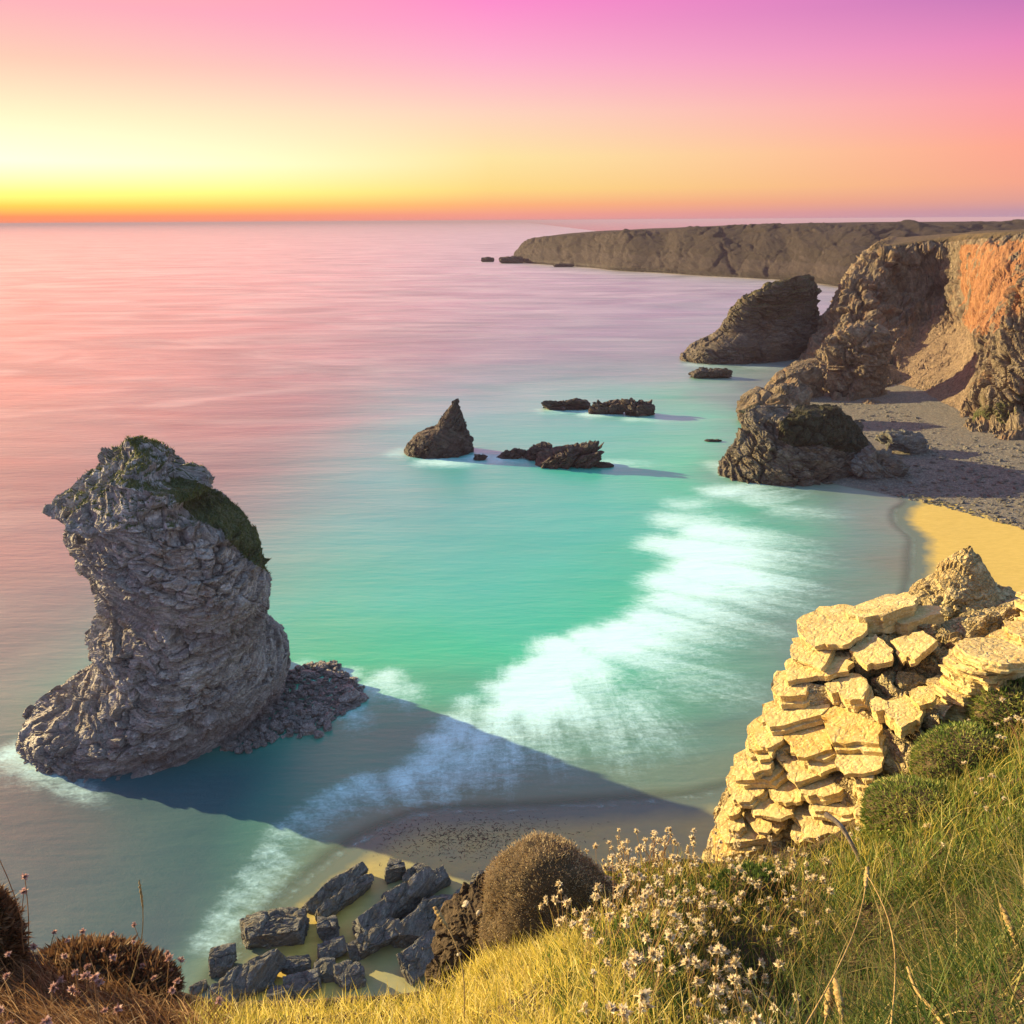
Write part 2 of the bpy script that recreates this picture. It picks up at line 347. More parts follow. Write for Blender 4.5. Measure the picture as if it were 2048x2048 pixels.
# ------------------------------------------------------------------ sea
xs = np.concatenate([-geo(130, 60000, 26)[::-1], axis_pts([(-130, -60, 50), (-60, 80, 230), (80, 200, 60)])[1:-1], geo(200, 60000, 24)])
ys = np.concatenate([axis_pts([(20, 40, 12), (40, 180, 240), (180, 420, 130)]), geo(425, 60000, 40)])
X, Y = np.meshgrid(xs, ys)
sd, npt, sarc = shore_dist(np.clip(X, -400, 400), np.clip(Y, -100, 900))
far = np.hypot(X, Y)
off = np.where(far > 700, 500, -sd * (1 + 1.6 * sstep(-X, 14, 30) * sstep(85 - Y, 0, 25)))                                   # metres off shore
foam = np.zeros_like(X)
STROKES = [(1430, 985, 5, .55), (1500, 1000, 5, .45), (1360, 1010, 4.5, .45), (1340, 1040, 5, .6), (1400, 1060, 5.5, .8), (1310, 1085, 4.5, .65), (1370, 1095, 5.5, 1.0), (1440, 1095, 5, .7), (1390, 1135, 5.5, 1.0), (1330, 1160, 4.5, .85), (1400, 1170, 5, .7),
    (1330, 1200, 4.6, .75), (1290, 1235, 4.2, .8), (1240, 1260, 3.8, .9), (1180, 1275, 3.6, .95), (1120, 1290, 3.4, .95), (1240, 1300, 4, .6), (1170, 1320, 3.6, .8), (1100, 1325, 3.2, 1.0), (1050, 1345, 2.6, 1.0), (1100, 1370, 3, .95), (1030, 1375, 2.6, 1.0), (1070, 1400, 2.8, .85), (1150, 1400, 3.2, .55), (990, 1370, 1.8, .6),
    (1250, 1400, 4, .4), (1210, 1440, 3.6, .42), (1320, 1340, 5, .35), (1000, 1420, 2.4, .75), (940, 1400, 1.8, .45), (920, 1440, 2.2, .6), (960, 1465, 2.2, .6), (1030, 1470, 2.4, .45), (880, 1480, 2.2, .62), (930, 1510, 2.2, .55), (850, 1520, 2.0, .62), (800, 1550, 1.9, .6), (880, 1550, 2, .45), (1000, 1510, 2.4, .4), (1100, 1490, 2.6, .3),
    (770, 1350, 2.2, .5), (740, 1365, 1.6, .45), (820, 1375, 2.0, .4), (730, 1560, 1.8, .5), (680, 1580, 1.6, .48), (640, 1600, 1.6, .5), (600, 1630, 1.6, .52), (560, 1660, 1.6, .52), (530, 1700, 1.5, .5), (500, 1745, 1.5, .52), (470, 1790, 1.5, .5), (440, 1830, 1.5, .5), (410, 1880, 1.5, .45), (520, 1780, 1.6, .38), (560, 1740, 1.6, .3), (470, 1860, 1.6, .38),
    (1560, 1020, 5, .3), (1500, 1090, 5, .35), (1480, 1150, 5, .35), (1420, 1230, 5, .3), (700, 1440, 1.5, .15), (850, 925, 4, .5), (890, 925, 4, .35), (1000, 918, 4, .35), (1220, 925, 4, .4), (1180, 828, 5, .5), (1260, 838, 4, .35), (1090, 823, 5, .3), (1500, 734, 7, .2), (1380, 730, 6, .25), (20, 1505, 2.5, .62), (70, 1535, 2.2, .5), (140, 1575, 1.8, .35), (600, 1330, 2, .4), (690, 1345, 2, .45), (700, 1420, 2, .35), (800, 905, 5, .35), (950, 915, 4, .35), (1450, 945, 3.5, .4), (1500, 965, 3, .3), (1430, 930, 4, .4)]
sdir = np.zeros(X.shape + (2,)); vv = npt - np.stack([X, Y], -1); sdir = vv / (np.linalg.norm(vv, axis=-1, keepdims=True) + 1e-6)
for (px, py, r_, k) in STROKES:
    if py > 1420: k *= .88 if py < 1600 else .58
    c = atz(px, py); dx = X - c[0]; dy = Y - c[1]
    near = (np.abs(dx) < 30) & (np.abs(dy) < 30)
    j = np.unravel_index(np.argmin(dx * dx + dy * dy), X.shape); dr = sdir[j]
    a = dx * dr[0] + dy * dr[1]; b = -dx * dr[1] + dy * dr[0]
    a = np.where(a > 0, a / (r_ * 2.6), a / (r_ * .8)); b = b / (r_ * 1.1)
    foam = np.maximum(foam, k * np.exp(-(a * a + b * b))) + .25 * k * np.exp(-(a * a + b * b) * 1.5)
lace = .34 * np.exp(-((sd + .55) / .5) ** 2) * (X < 70) * (Y < 165)
foam = np.maximum(foam, lace)
depth = np.maximum(-beach_z(np.clip(sd, -400, 50), X, Y), -.5)
V = np.stack([X, Y, np.zeros_like(X)], -1).reshape(-1, 3)
m, t = new_mat('sea_water')
co = t.new('ShaderNodeTexCoord').outputs['Object']
o_ = t.attr('off'); fo = t.attr('foam')
big = t.noise(t.mapping(co, (.018, .03, 1)), 1.0, 4, .55, .8)
o2 = t.math('ADD', o_, t.math('MULTIPLY', t.math('SUBTRACT', big, .5), 26.0))
body = t.ramp(t.math('MULTIPLY', o2, 1 / 240), [(0.0, (.15, .19, .12)), (.035, (.10, .23, .18)), (.075, (.07, .32, .22)), (.125, (.012, .48, .30)), (.21, (.018, .45, .38)), (.40, (.02, .35, .40)), (.7, (.05, .19, .22)), (1.0, (.03, .08, .10))])
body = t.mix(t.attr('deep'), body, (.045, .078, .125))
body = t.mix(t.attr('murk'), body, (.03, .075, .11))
body = t.mix(t.rng(big, .35, .7, 0, .35), body, t.mix(1.0, body, (1.35, 1.25, 1.25), 'MULTIPLY'))
# foam: broken lacework stretched along the run-up, dense at the wave front
fl = t.mapping(co, (.55, 1.25, 1), (0, 0, R(-22)))
s1 = t.noise(fl, 1.0, 8, .68, 1.0); s2 = t.noise(t.mapping(co, (.5, 3.2, 1), (0, 0, R(-20))), .9, 6, .7, .5)
s3 = t.noise(co, 1.6, 6, .75, 1.6)
cv = t.new('ShaderNodeCombineXYZ'); t.set(cv, 0, t.math('MULTIPLY', t.attr('sarc'), .85)); t.set(cv, 1, t.math('MULTIPLY', o_, .085)); t.set(cv, 2, t.math('MULTIPLY', big, 1.5))
s4 = t.noise(cv.outputs[0], 1.0, 7, .66, .25)                 # silky streaks drawn out towards the beach
pat = t.math('ADD', t.math('MULTIPLY', s1, .40), t.math('ADD', t.math('MULTIPLY', s4, .38), t.math('MULTIPLY', s3, .40)))
fm = t.math('ADD', fo, t.math('MULTIPLY', t.math('SUBTRACT', pat, .58), 1.9))
fmask = t.rng(fm, .02, 1.0, 0, 1, True)
fmask = t.math('MULTIPLY', fmask, t.rng(fo, .02, .22))
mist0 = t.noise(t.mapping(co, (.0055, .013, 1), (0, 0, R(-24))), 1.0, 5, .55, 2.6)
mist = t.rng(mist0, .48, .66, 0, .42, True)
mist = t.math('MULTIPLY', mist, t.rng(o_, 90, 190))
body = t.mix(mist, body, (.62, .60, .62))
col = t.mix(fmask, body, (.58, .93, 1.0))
w1 = t.noise(t.mapping(co, (.25, .9, 1), (0, 0, R(12))), 1.0, 5, .6, .4); w2 = t.noise(t.mapping(co, (.03, .11, 1), (0, 0, R(8))), 1.0, 4, .6)
hgt = t.math('ADD', t.math('MULTIPLY', w1, .35), t.math('ADD', t.math('MULTIPLY', w2, 2.0), t.math('MULTIPLY', s3, .12)))
rg = t.math('ADD', t.rng(big, .3, .7, .36, .48), t.math('MULTIPLY', fmask, .5))
nrm = bump(t, hgt, .35, .5)
p = t.new('ShaderNodeBsdfPrincipled', inp={'Base Color': col, 'Roughness': .6, 'Normal': nrm, 'Specular IOR Level': .1})
gl = t.new('ShaderNodeBsdfGlossy', inp={'Color': (1, .93, .92, 1), 'Roughness': rg, 'Normal': nrm})
lw = t.new('ShaderNodeLayerWeight', inp={'Blend': .5, 'Normal': nrm}).outputs['Facing']
fr = t.math('ADD', .03, t.math('MULTIPLY', t.math('POWER', lw, 3.8), .86))
fr = t.math('MULTIPLY', fr, t.rng(fmask, 0, 1, 1, .15))
fr = t.math('MULTIPLY', fr, t.rng(t.noise(t.mapping(co, (.0055, .015, 1), (0, 0, R(-20))), 1.0, 5, .55, 2.4), .36, .62, .80, 1.10))
mx = t.new('ShaderNodeMixShader', inp={0: fr}); t.l.new(p.outputs[0], mx.inputs[1]); t.l.new(gl.outputs[0], mx.inputs[2])
alpha = t.math('MAXIMUM', t.rng(t.attr('depth'), -.01, .22, 0, 1, True), t.math('MULTIPLY', fmask, .8))
tp_ = t.new('ShaderNodeBsdfTransparent'); m2 = t.new('ShaderNodeMixShader', inp={0: alpha})
t.l.new(tp_.outputs[0], m2.inputs[1]); t.l.new(mx.outputs[0], m2.inputs[2]); t.l.new(m2.outputs[0], t.out.inputs[0])
M['sea'] = m
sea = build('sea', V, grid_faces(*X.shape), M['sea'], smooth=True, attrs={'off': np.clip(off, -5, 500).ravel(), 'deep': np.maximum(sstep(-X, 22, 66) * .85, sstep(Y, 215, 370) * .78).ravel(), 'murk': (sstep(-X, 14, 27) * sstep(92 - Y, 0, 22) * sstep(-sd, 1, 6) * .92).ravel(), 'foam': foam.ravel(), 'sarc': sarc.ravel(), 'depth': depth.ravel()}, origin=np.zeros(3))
tag(sea, kind='structure')

# ------------------------------------------------------------------ sandy beach
xb = np.linspace(-70, 230, 380); yb = np.linspace(10, 320, 400); XB, YB = np.meshgrid(xb, yb)
sdb, _, _ = shore_dist(XB, YB); ZB = beach_z(sdb, XB, YB)
m, t = new_mat('beach_sand'); co = t.new('ShaderNodeTexCoord').outputs['Object']
dr = t.attr('land'); n = t.noise(co, .35, 5, .6); n2 = t.noise(t.mapping(co, (.6, 2.2, 1)), 1.2, 5, .6); n3 = t.noise(co, 18, 3, .6)
wetf = t.rng(t.math('ADD', dr, t.math('MULTIPLY', t.math('SUBTRACT', n, .5), 3.0)), .6, 3.0, 1, 0)
c = t.mix(t.rng(n2, .35, .7), (.54, .40, .085), (.64, .48, .12))
c = t.mix(t.rng(n3, .5, .8, 0, .35), c, (.30, .20, .07))
damp_shade = t.math('MULTIPLY', t.attr('damp_shade'), t.rng(n, .3, .7, .5, .8))
c = t.mix(damp_shade, c, (.20, .25, .17))  # damp sand plus the stack shadow's grey-green tone, painted into the colour
c = t.mix(wetf, c, (.115, .165, .13)); 
principled(t, Base_Color=c, Roughness=t.rng(wetf, 0, 1, .6, .4), Normal=bump(t, t.math('ADD', n2, t.math('MULTIPLY', n3, .2)), .3, .05), Specular_IOR_Level=.4)
sand = build('beach_sand', np.stack([XB, YB, ZB], -1).reshape(-1, 3), grid_faces(*XB.shape), m, smooth=True, attrs={'land': sdb.ravel(), 'damp_shade': (sstep(45 - XB, 0, 35) * sstep(XB + 15, 0, 6)).ravel()}, origin=np.zeros(3))
tag(sand, kind='structure')
def ground_z(x, y):
    j = np.clip(np.searchsorted(xb, x), 1, len(xb) - 1); i = np.clip(np.searchsorted(yb, y), 1, len(yb) - 1); return ZB[i, j]

# ------------------------------------------------------------------ lofted rock bodies (stacks, pinnacle, mossy rock)
def loft(L, Rt, yl, yr, wy, nz, nt, size, seed, amp=1.0, bed=BED, zmin=-2.0, sharp=1.0, fine_top=True, big=1.0, front=1.0, lam=1.0, inset=0.0):
    """rings between a left and a right outline, each outline lying at its own real distance; wy(z fraction) = half depth in m"""
    A = np.array([aty(x, y, yl(y)) for x, y in L]); B = np.array([aty(x, y, yr(y)) for x, y in Rt])
    A = A[np.argsort(A[:, 2])]; B = B[np.argsort(B[:, 2])]
    zt = min(A[-1, 2], B[-1, 2]); zb = zmin
    zz = zb + (zt - zb) * (1 - (1 - np.linspace(0, 1, nz)) ** 1.0)
    ex = lambda Q, k: np.interp(zz, Q[:, 2], Q[:, k])
    th = np.linspace(0, 2 * np.pi, nt, endpoint=False)
    c = np.cos(th); s = np.sin(th)
    lx, ly, rx, ry = ex(A, 0), ex(A, 1), ex(B, 0), ex(B, 1)
    xc = (lx + rx) / 2; hx_ = (rx - lx) / 2; yc = (ly + ry) / 2; ky = (ry - ly) / 2
    f = np.clip((zz - 0) / zt, 0, 1); d = np.array([wy(v) for v in f])
    taper = np.sqrt(np.clip((zt - zz) / (zt * .10), 0.02, 1))
    P = np.empty((nz, nt, 3))
    rn = np.hypot(xc.mean(), yc.mean()); rx_, ry_ = xc.mean() / rn, yc.mean() / rn      # ring depth runs along the body's own bearing
    dd = (d * taper)[:, None] * np.where(s < 0, s * front, s)
    P[..., 0] = xc[:, None] + hx_[:, None] * c + dd * rx_
    P[..., 1] = yc[:, None] + ky[:, None] * c + dd * ry_
    P[..., 2] = zz[:, None]
    N = grid_normals(P, True)
    N = -N if (N[nz // 2, 0, 0] < 0) else N
    D = rockdisp(P.reshape(-1, 3), size, bed, seed, amp, big, lam).reshape(nz, nt)
    D = D - inset
    edge = sstep(zz, zt, zt - .5 * size)[:, None]
    P = P + N * (D * (.35 + .65 * edge))[..., None]
    V = P.reshape(-1, 3)
    top = P[-1].mean(0) + np.array([0, 0, .1]); V = np.vstack([V, top])
    a = np.arange(nt) + (nz - 1) * nt
    F = [grid_faces(nz, nt, True), np.stack([a, np.roll(a, -1), np.full(nt, len(V) - 1)], 1)]
    Nn = grid_normals(P, True); Nn = -Nn if (Nn[nz // 2, 0, 0] < 0) else Nn
    return V, F, np.vstack([Nn.reshape(-1, 3), [[0, 0, 1]]])
def in_poly(x, y, poly):
    poly = np.array(poly, float); r = np.zeros(np.shape(x), bool); j = len(poly) - 1
    for i in range(len(poly)):
        xi, yi = poly[i]; xj, yj = poly[j]
        r ^= ((yi > y) != (yj > y)) & (x < (xj - xi) * (y - yi) / (yj - yi + 1e-12) + xi); j = i
    return r
def wet_of(V, top, seed=3):
    return np.clip((top - V[:, 2]) / top + .5 * perlin(V * .35, seed), 0, 1)

# blades: ribbons with a bend, used for every kind of grass and leaf
def blades(B, h, wdt, lean, az, bend, tint, seg=3, up=None):
    n = len(B); B = np.asarray(B, float); h = np.broadcast_to(h, n).astype(float); wdt = np.broadcast_to(wdt, n).astype(float)
    az = np.broadcast_to(az, n); lean = np.broadcast_to(lean, n); bend = np.broadcast_to(bend, n)
    if up is None: up = np.tile([0, 0, 1.], (n, 1))
    ref = np.where(np.abs(up[:, 2:3]) > .9, np.array([[1., 0, 0]]), np.array([[0, 0, 1.]]))
    e1 = np.cross(ref, up); e1 /= np.linalg.norm(e1, axis=1, keepdims=True); e2 = np.cross(up, e1)
    hd = np.cos(az)[:, None] * e1 + np.sin(az)[:, None] * e2; sdv = -np.sin(az)[:, None] * e1 + np.cos(az)[:, None] * e2
    tw = RNG.uniform(0, np.pi, n); wd_ = np.cos(tw)[:, None] * sdv + np.sin(tw)[:, None] * hd
    rows = []; pos = B.copy(); step = (h / seg)[:, None]
    for k in range(seg + 1):
        a = lean + bend * k / seg
        w = wdt * (1 - (k / seg) ** 1.6) * .5
        if k < seg: rows += [pos - wd_ * w[:, None], pos + wd_ * w[:, None]]
        else: rows.append(pos.copy())
        pos = pos + step * (np.cos(a)[:, None] * up + np.sin(a)[:, None] * hd)
    V = np.stack(rows, 1); k = V.shape[1]; base = (np.arange(n) * k)[:, None]
    q = [[2 * i, 2 * i + 1, 2 * i + 3, 2 * i + 2] for i in range(seg - 1)]
    Q = (base[:, None] + np.array(q)[None]).reshape(-1, 4) if q else np.zeros((0, 4), int)
    T = base + np.array([[2 * seg - 2, 2 * seg - 1, 2 * seg]])
    tt = np.repeat(np.broadcast_to(tint, n), k)
    return V.reshape(-1, 3), [Q, T], tt
def blade_obj(name, mat, parts, parent=None, origin=None):
    Vs, Qs, Ts, tt = [], [], [], []; o = 0
    for V, (Q, T), t_ in parts:
        Vs.append(V); Qs.append(Q + o); Ts.append(T + o); tt.append(t_); o += len(V)
    return build(name, np.vstack(Vs), [np.vstack(Qs), np.vstack(Ts)], mat, parent, True, {'tint': np.concatenate(tt)}, origin)
M['stack_grass'] = blade_mat('stack_grass', [(0, (.06, .085, .016)), (.6, (.11, .135, .03)), (1, (.22, .20, .07))], .25)

# --- the tall stack on the left
sl = [(269, 871), (250, 878), (232, 889), (199, 919), (166, 957), (130, 990), (94, 1014), (118, 1027), (140, 1038), (124, 1056), (123, 1077), (137, 1106), (166, 1139), (182, 1176), (203, 1205), (201, 1222), (178, 1246), (164, 1275), (172, 1313), (182, 1335), (159, 1366), (134, 1402), (96, 1425), (62, 1436), (38, 1450), (30, 1468), (28, 1520)]
sr = [(285, 871), (318, 877), (346, 890), (350, 905), (342, 922), (352, 934), (405, 937), (430, 946), (434, 958), (400, 974), (447, 994), (489, 1023), (522, 1064), (530, 1085), (538, 1126), (551, 1159), (534, 1197), (538, 1230), (567, 1259), (584, 1279), (582, 1310), (575, 1337), (580, 1400)]
def wy_stack(f): return float(np.interp(f, [0, .12, .25, .45, .6, .8, .93, 1], [13.5, 12.5, 11.5, 10.5, 11, 10, 6.5, 3.2]))
V, F, N = loft(sl, sr, lambda y: 82 - 3.5 * min(max((y - 1200) / 240, 0), 1), lambda y: 83 + 10 * min(max((y - 1150) / 190, 0), 1), wy_stack, 360, 520, 2.4, 21, amp=.85, bed=(.45, .42, -.5), big=.34, lam=1.25, inset=.55)
px, py = project(V)
mossy = in_poly(px, py, [(335, 940), (400, 965), (450, 990), (500, 1030), (540, 1090), (545, 1150), (490, 1115), (440, 1062), (390, 1035), (350, 1000)]) * 1.0
mossy = np.maximum(mossy, sstep(N[:, 2], .45, .85) * sstep(V[:, 2], 21, 26) * .75)
mossy = mossy * (V[:, 1] < 88)
org = np.array([-38.0, 84.0, 0])
st = empty('sea_stack', org); tag(st, 'tall hump-backed grey sea stack standing in water at left', 'sea stack')
build('rock', V - org, F, M['stack'], st, False, {'moss': mossy, 'wet': wet_of(V, 6.5)}, np.zeros(3))
ok = np.where((mossy > .5))[0]; pick = RNG.choice(ok, 9000)
g = blades(V[pick] - org + N[pick] * -.05, RNG.uniform(.18, .5, 9000), .07, RNG.uniform(.2, .9, 9000), RNG.uniform(0, 6.28, 9000), .8, RNG.beta(2, 3, 9000), 2)
tag(blade_obj('grass', M['stack_grass'], [g], st, np.zeros(3)), kind='stuff')

# --- second stack, across the bay
sl = [(1612, 549), (1575, 558), (1531, 571), (1487, 592), (1465, 614), (1446, 643), (1432, 665), (1412, 676), (1395, 684), (1380, 692), (1366, 708), (1363, 722), (1362, 740)]
sr = [(1618, 549), (1628, 553), (1637, 581), (1635, 610), (1639, 636), (1650, 650), (1645, 668), (1633, 690), (1622, 712), (1620, 740)]
V, F, N = loft(sl, sr, lambda y: 338, lambda y: 352, lambda f: float(np.interp(f, [0, .2, .35, .8, 1], [24, 21, 16, 11, 7])), 220, 380, 5.0, 34, amp=.7, bed=(.2, .12, .1), zmin=-3, big=.4)
org = np.array([93.0, 345.0, 0]); s2 = empty('sea_stack', org); tag(s2, 'broad wedge-shaped sea stack with grassy sloping crest beside right cliff', 'sea stack')
mo = sstep(N[:, 2], .35, .75) * sstep(V[:, 2], 11, 18)
build('rock', V - org, F, M['far_stack'], s2, False, {'moss': mo, 'wet': wet_of(V, 6)}, np.zeros(3))

# --- pointed pinnacle in the middle of the bay
sl = [(914, 797), (906, 803), (897, 815), (885, 833), (876, 846), (866, 856), (852, 860), (834, 866), (820, 882), (807, 897), (806, 920)]
sr = [(917, 797), (919, 817), (927, 835), (935, 859), (944, 878), (946, 895), (943, 908), (942, 925)]
V, F, N = loft(sl, sr, lambda y: 196, lambda y: 197, lambda f: float(np.interp(f, [0, .3, .7, 1], [6.5, 5, 2.2, .5])), 170, 240, 2.0, 55, amp=.7, big=.4, bed=(.3, -.6, .3), zmin=-1.5)
tag(build('pinnacle_rock', V, F, M['reef'], None, False, {'moss': np.zeros(len(V)), 'wet': wet_of(V, 3.0)}), 'sharp fin-shaped rock pinnacle rising from the middle of the bay', 'rock')

# --- rounded rock with a dark mossy cap at the right shore
sl = [(1600, 810), (1540, 812), (1505, 819), (1488, 832), (1480, 843), (1484, 854), (1468, 880), (1463, 908), (1440, 928), (1436, 940), (1436, 960)]
sr = [(1640, 809), (1665, 813), (1684, 822), (1706, 848), (1728, 872), (1742, 900), (1752, 935), (1756, 960)]
V, F, N = loft(sl, sr, lambda y: 181, lambda y: 184, lambda f: float(np.interp(f, [0, .3, .6, .9, 1], [16, 14, 11.5, 7, 3.5])), 190, 340, 2.8, 77, amp=1.15, big=.6, bed=(.4, .3, 0), zmin=-1.5)
px, py = project(V)
mo = in_poly(px, py, [(1560, 845), (1600, 805), (1660, 800), (1700, 830), (1735, 875), (1740, 905), (1690, 905), (1640, 890), (1590, 895), (1555, 880)]) * .85
org = np.array([58.0, 182.0, 0]); s3 = empty('shore_rock', org); tag(s3, 'big rounded rock with dark moss cap at water edge below the cliff', 'rock')
build('rock', V - org, F, M['moss_rock'], s3, False, {'moss': mo, 'wet': wet_of(V, 3.5)}, np.zeros(3))

# ------------------------------------------------------------------ free boulders and reefs
def cube_sphere(n):
    """unit sphere from a subdivided cube (shared edges merged by rounding)"""
    t_ = np.tan(np.linspace(-np.pi / 4, np.pi / 4, n)); a, b = np.meshgrid(t_, t_); Vs, Fs = [], []; o = 0
    for ax in range(3):
        for s_ in (-1, 1):
            q = np.zeros((n, n, 3)); q[..., ax] = s_; q[..., (ax + 1) % 3] = a * s_; q[..., (ax + 2) % 3] = b
            Vs.append(q.reshape(-1, 3)); Fs.append(grid_faces(n, n) + o); o += n * n
    V = np.vstack(Vs); F = np.vstack(Fs); key = np.round(V * 1e5).astype(np.int64)
    _, ix, inv = np.unique(key, axis=0, return_index=True, return_inverse=True); inv = inv.ravel()
    V = V[ix]; F = inv[F]; V = V / np.linalg.norm(V, axis=1, keepdims=True)
    fc = V[F].mean(1); nn = np.cross(V[F[:, 1]] - V[F[:, 0]], V[F[:, 2]] - V[F[:, 0]]); flip = (nn * fc).sum(1) < 0; F[flip] = F[flip][:, ::-1]
    return V, F
CS = {n: cube_sphere(n) for n in (5, 7, 12, 28, 40)}
def rock_shape(dim, seed, n=28, box=.45, size=None, amp=1.0, bed=(.2, .1, 0), cuts=5):
    """angular rock: squared-off sphere, a few planes cut off, broken by facets and bedding"""
    rg = np.random.default_rng(seed); V, F = CS[n]; V = V.copy(); N0 = V.copy()
    sq = V / np.abs(V).max(1, keepdims=True); V = V * (1 - box) + sq * box * .85
    for _ in range(cuts):
        d = rg.normal(size=3); d /= np.linalg.norm(d); lim = rg.uniform(.62, .9); e = V @ d
        V = V - np.clip(e - lim, 0, None)[:, None] * d
    V = V * np.array(dim) / 2
    size = size or min(dim) * .55
    D = rockdisp(V + seed * 3.7, size, bed, seed, amp * .55, .8)
    return V + N0 * D[:, None], F
def place_rock(name, xl, xr, yt, yb, mat, seed, label, cat='rock', group=None, depth=.8, rz=0.0, n=28, box=.45, bed=(.2, .1, 0), sink=.22, wet=2.0, tilt=(0, 0), moss=0.0, amp=1.0, z0=0.0, lenx=None, hgt=None, size=None, cuts=5):
    """outcrop whose picture width/height are measured on the photo and turned into metres where it stands"""
    b = atz((xl + xr) / 2, yb, z0); k = math.hypot(b[1], H) / FOC * 1.0
    dist = math.sqrt((H - z0) ** 2 + b[1] ** 2); mpp = (b[1] * math.cos(PITCH) + (H - z0) * math.sin(PITCH)) / FOC
    w = (xr - xl) * mpp if lenx is None else lenx
    dp = w * depth; ang = math.atan2(H - z0, b[1])
    hh = hgt if hgt is not None else max(((yb - yt) * mpp - dp * math.sin(ang)) / math.cos(ang), .35 * min(w, dp))
    V, F = rock_shape((w, dp, hh * (1 + sink) * 1.08), seed, n, box, size, amp, bed, cuts)
    Rm = rotm(tilt[0], tilt[1], rz); V = V @ Rm.T
    loc = np.array([b[0], b[1] + dp / 2 * .9, z0 + hh * .5 * (1 - sink)])
    Vw = V + loc
    N_ = V / np.linalg.norm(V, axis=1, keepdims=True)
    mo = sstep(N_[:, 2], .3, .9) * moss
    o = build(name, Vw, F, mat, None, False, {'moss': mo, 'wet': np.clip((wet - Vw[:, 2]) / max(wet, .01), 0, 1) if wet else np.zeros(len(V))})
    return tag(o, label, cat, group)
RF = M['reef']
place_rock('reef_rock', 1077, 1182, 794, 821, RF, 101, 'left flat reef rock of the upper row, behind the pinnacle', depth=.35, n=40, bed=(.1, .3, 0), group='low reef rocks in the bay', amp=1.9, cuts=7, box=.6)
place_rock('reef_rock', 1178, 1252, 799, 829, RF, 102, 'small middle reef rock of the upper row in the bay', depth=.45, n=40, bed=(.1, .4, .2), group='low reef rocks in the bay', amp=1.9, cuts=7)
place_rock('reef_rock', 1240, 1312, 796, 833, RF, 103, 'right blocky reef rock of the upper row in the bay', depth=.55, n=40, bed=(.1, .5, .2), group='low reef rocks in the bay', amp=1.9, cuts=7, box=.6)
place_rock('reef_rock', 946, 979, 905, 921, RF, 104, 'smallest reddish rock just right of the pinnacle', depth=.6, group='low reef rocks in the bay', amp=1.9, cuts=7)
place_rock('reef_rock', 990, 1056, 895, 918, RF, 105, 'low reddish sloping rock left of the two dark reef rocks', depth=.5, group='low reef rocks in the bay', amp=1.9, cuts=7, tilt=(0, -.2))
place_rock('reef_rock', 1048, 1132, 884, 922, RF, 106, 'rounded dark reef rock half hidden behind the longest reef rock', depth=.6, n=40, group='low reef rocks in the bay', amp=1.9, cuts=7)
place_rock('reef_rock', 1060, 1222, 884, 938, RF, 107, 'longest dark craggy reef rock, right end of the lower row', depth=.38, n=40, bed=(.2, -.6, .4), group='low reef rocks in the bay', amp=1.9, cuts=7, tilt=(0, -.14), moss=.35)
place_rock('reef_rock', 1178, 1230, 921, 936, RF, 108, 'thin awash ledge at right foot of the longest reef rock', depth=.4, group='low reef rocks in the bay', amp=1.9, cuts=7)
place_rock('reef_rock', 1378, 1474, 733, 757, M['far_stack'], 109, 'low brown islet rock in front of the wedge-shaped stack', depth=.4, n=40, moss=.5, group='low reef rocks in the bay', amp=1.9, cuts=7)
place_rock('reef_rock', 1408, 1446, 877, 884, RF, 110, 'barely awash dark ledge left of the mossy shore rock', depth=.3, hgt=.5, group='low reef rocks in the bay', amp=1.9, cuts=7)
place_rock('skerry', 960, 990, 514, 524, M['headland'], 111, 'outermost tiny skerry off the tip of the far headland', depth=.5, n=12, group='skerries off the headland', wet=0)
place_rock('skerry', 995, 1050, 512, 527, M['headland'], 112, 'low skerry nearest the tip of the far headland', depth=.6, n=12, group='skerries off the headland', wet=0)
place_rock('skerry', 1105, 1150, 527, 534, M['headland'], 113, 'flat ledge at the foot of the far headland cliff', depth=.4, n=12, group='skerries off the headland', wet=0)
# ledges round the mossy rock and the cliff toe
place_rock('ledge_rock', 1700, 1822, 870, 958, M['shore_rock'], 121, 'smooth grey tail of rock running right from the mossy rock', depth=.45, n=40, hgt=5.5, tilt=(0, .30), z0=.5, bed=(.2, .35, .2), box=.3, wet=0, amp=1.8)
place_rock('ledge_rock', 1750, 1870, 842, 905, M['shore_rock'], 122, 'dark low ledge among shingle behind the mossy rock', depth=.5, n=40, hgt=4.0, z0=1.5, tilt=(0, .1), wet=0, box=.3)
place_rock('ledge_rock', 1477, 1640, 770, 850, M['cliff'], 123, 'long rough ledge behind the mossy rock running out to sea', depth=.55, n=40, hgt=9, tilt=(0, -.22), wet=3, bed=(.3, -.4, .3))
place_rock('ledge_rock', 1525, 1660, 745, 800, M['cliff'], 124, 'broken ledge of rock at the seaward toe of the cliff', depth=.5, n=40, hgt=9, tilt=(.1, -.3), wet=3, bed=(.3, -.5, .3))
place_rock('ledge_rock', 1640, 1790, 680, 797, M['cliff'], 125, 'bulging brown knoll at the cliff foot above the shingle', depth=.6, n=40, hgt=21, z0=1, wet=0, moss=.2, box=.25, size=6)

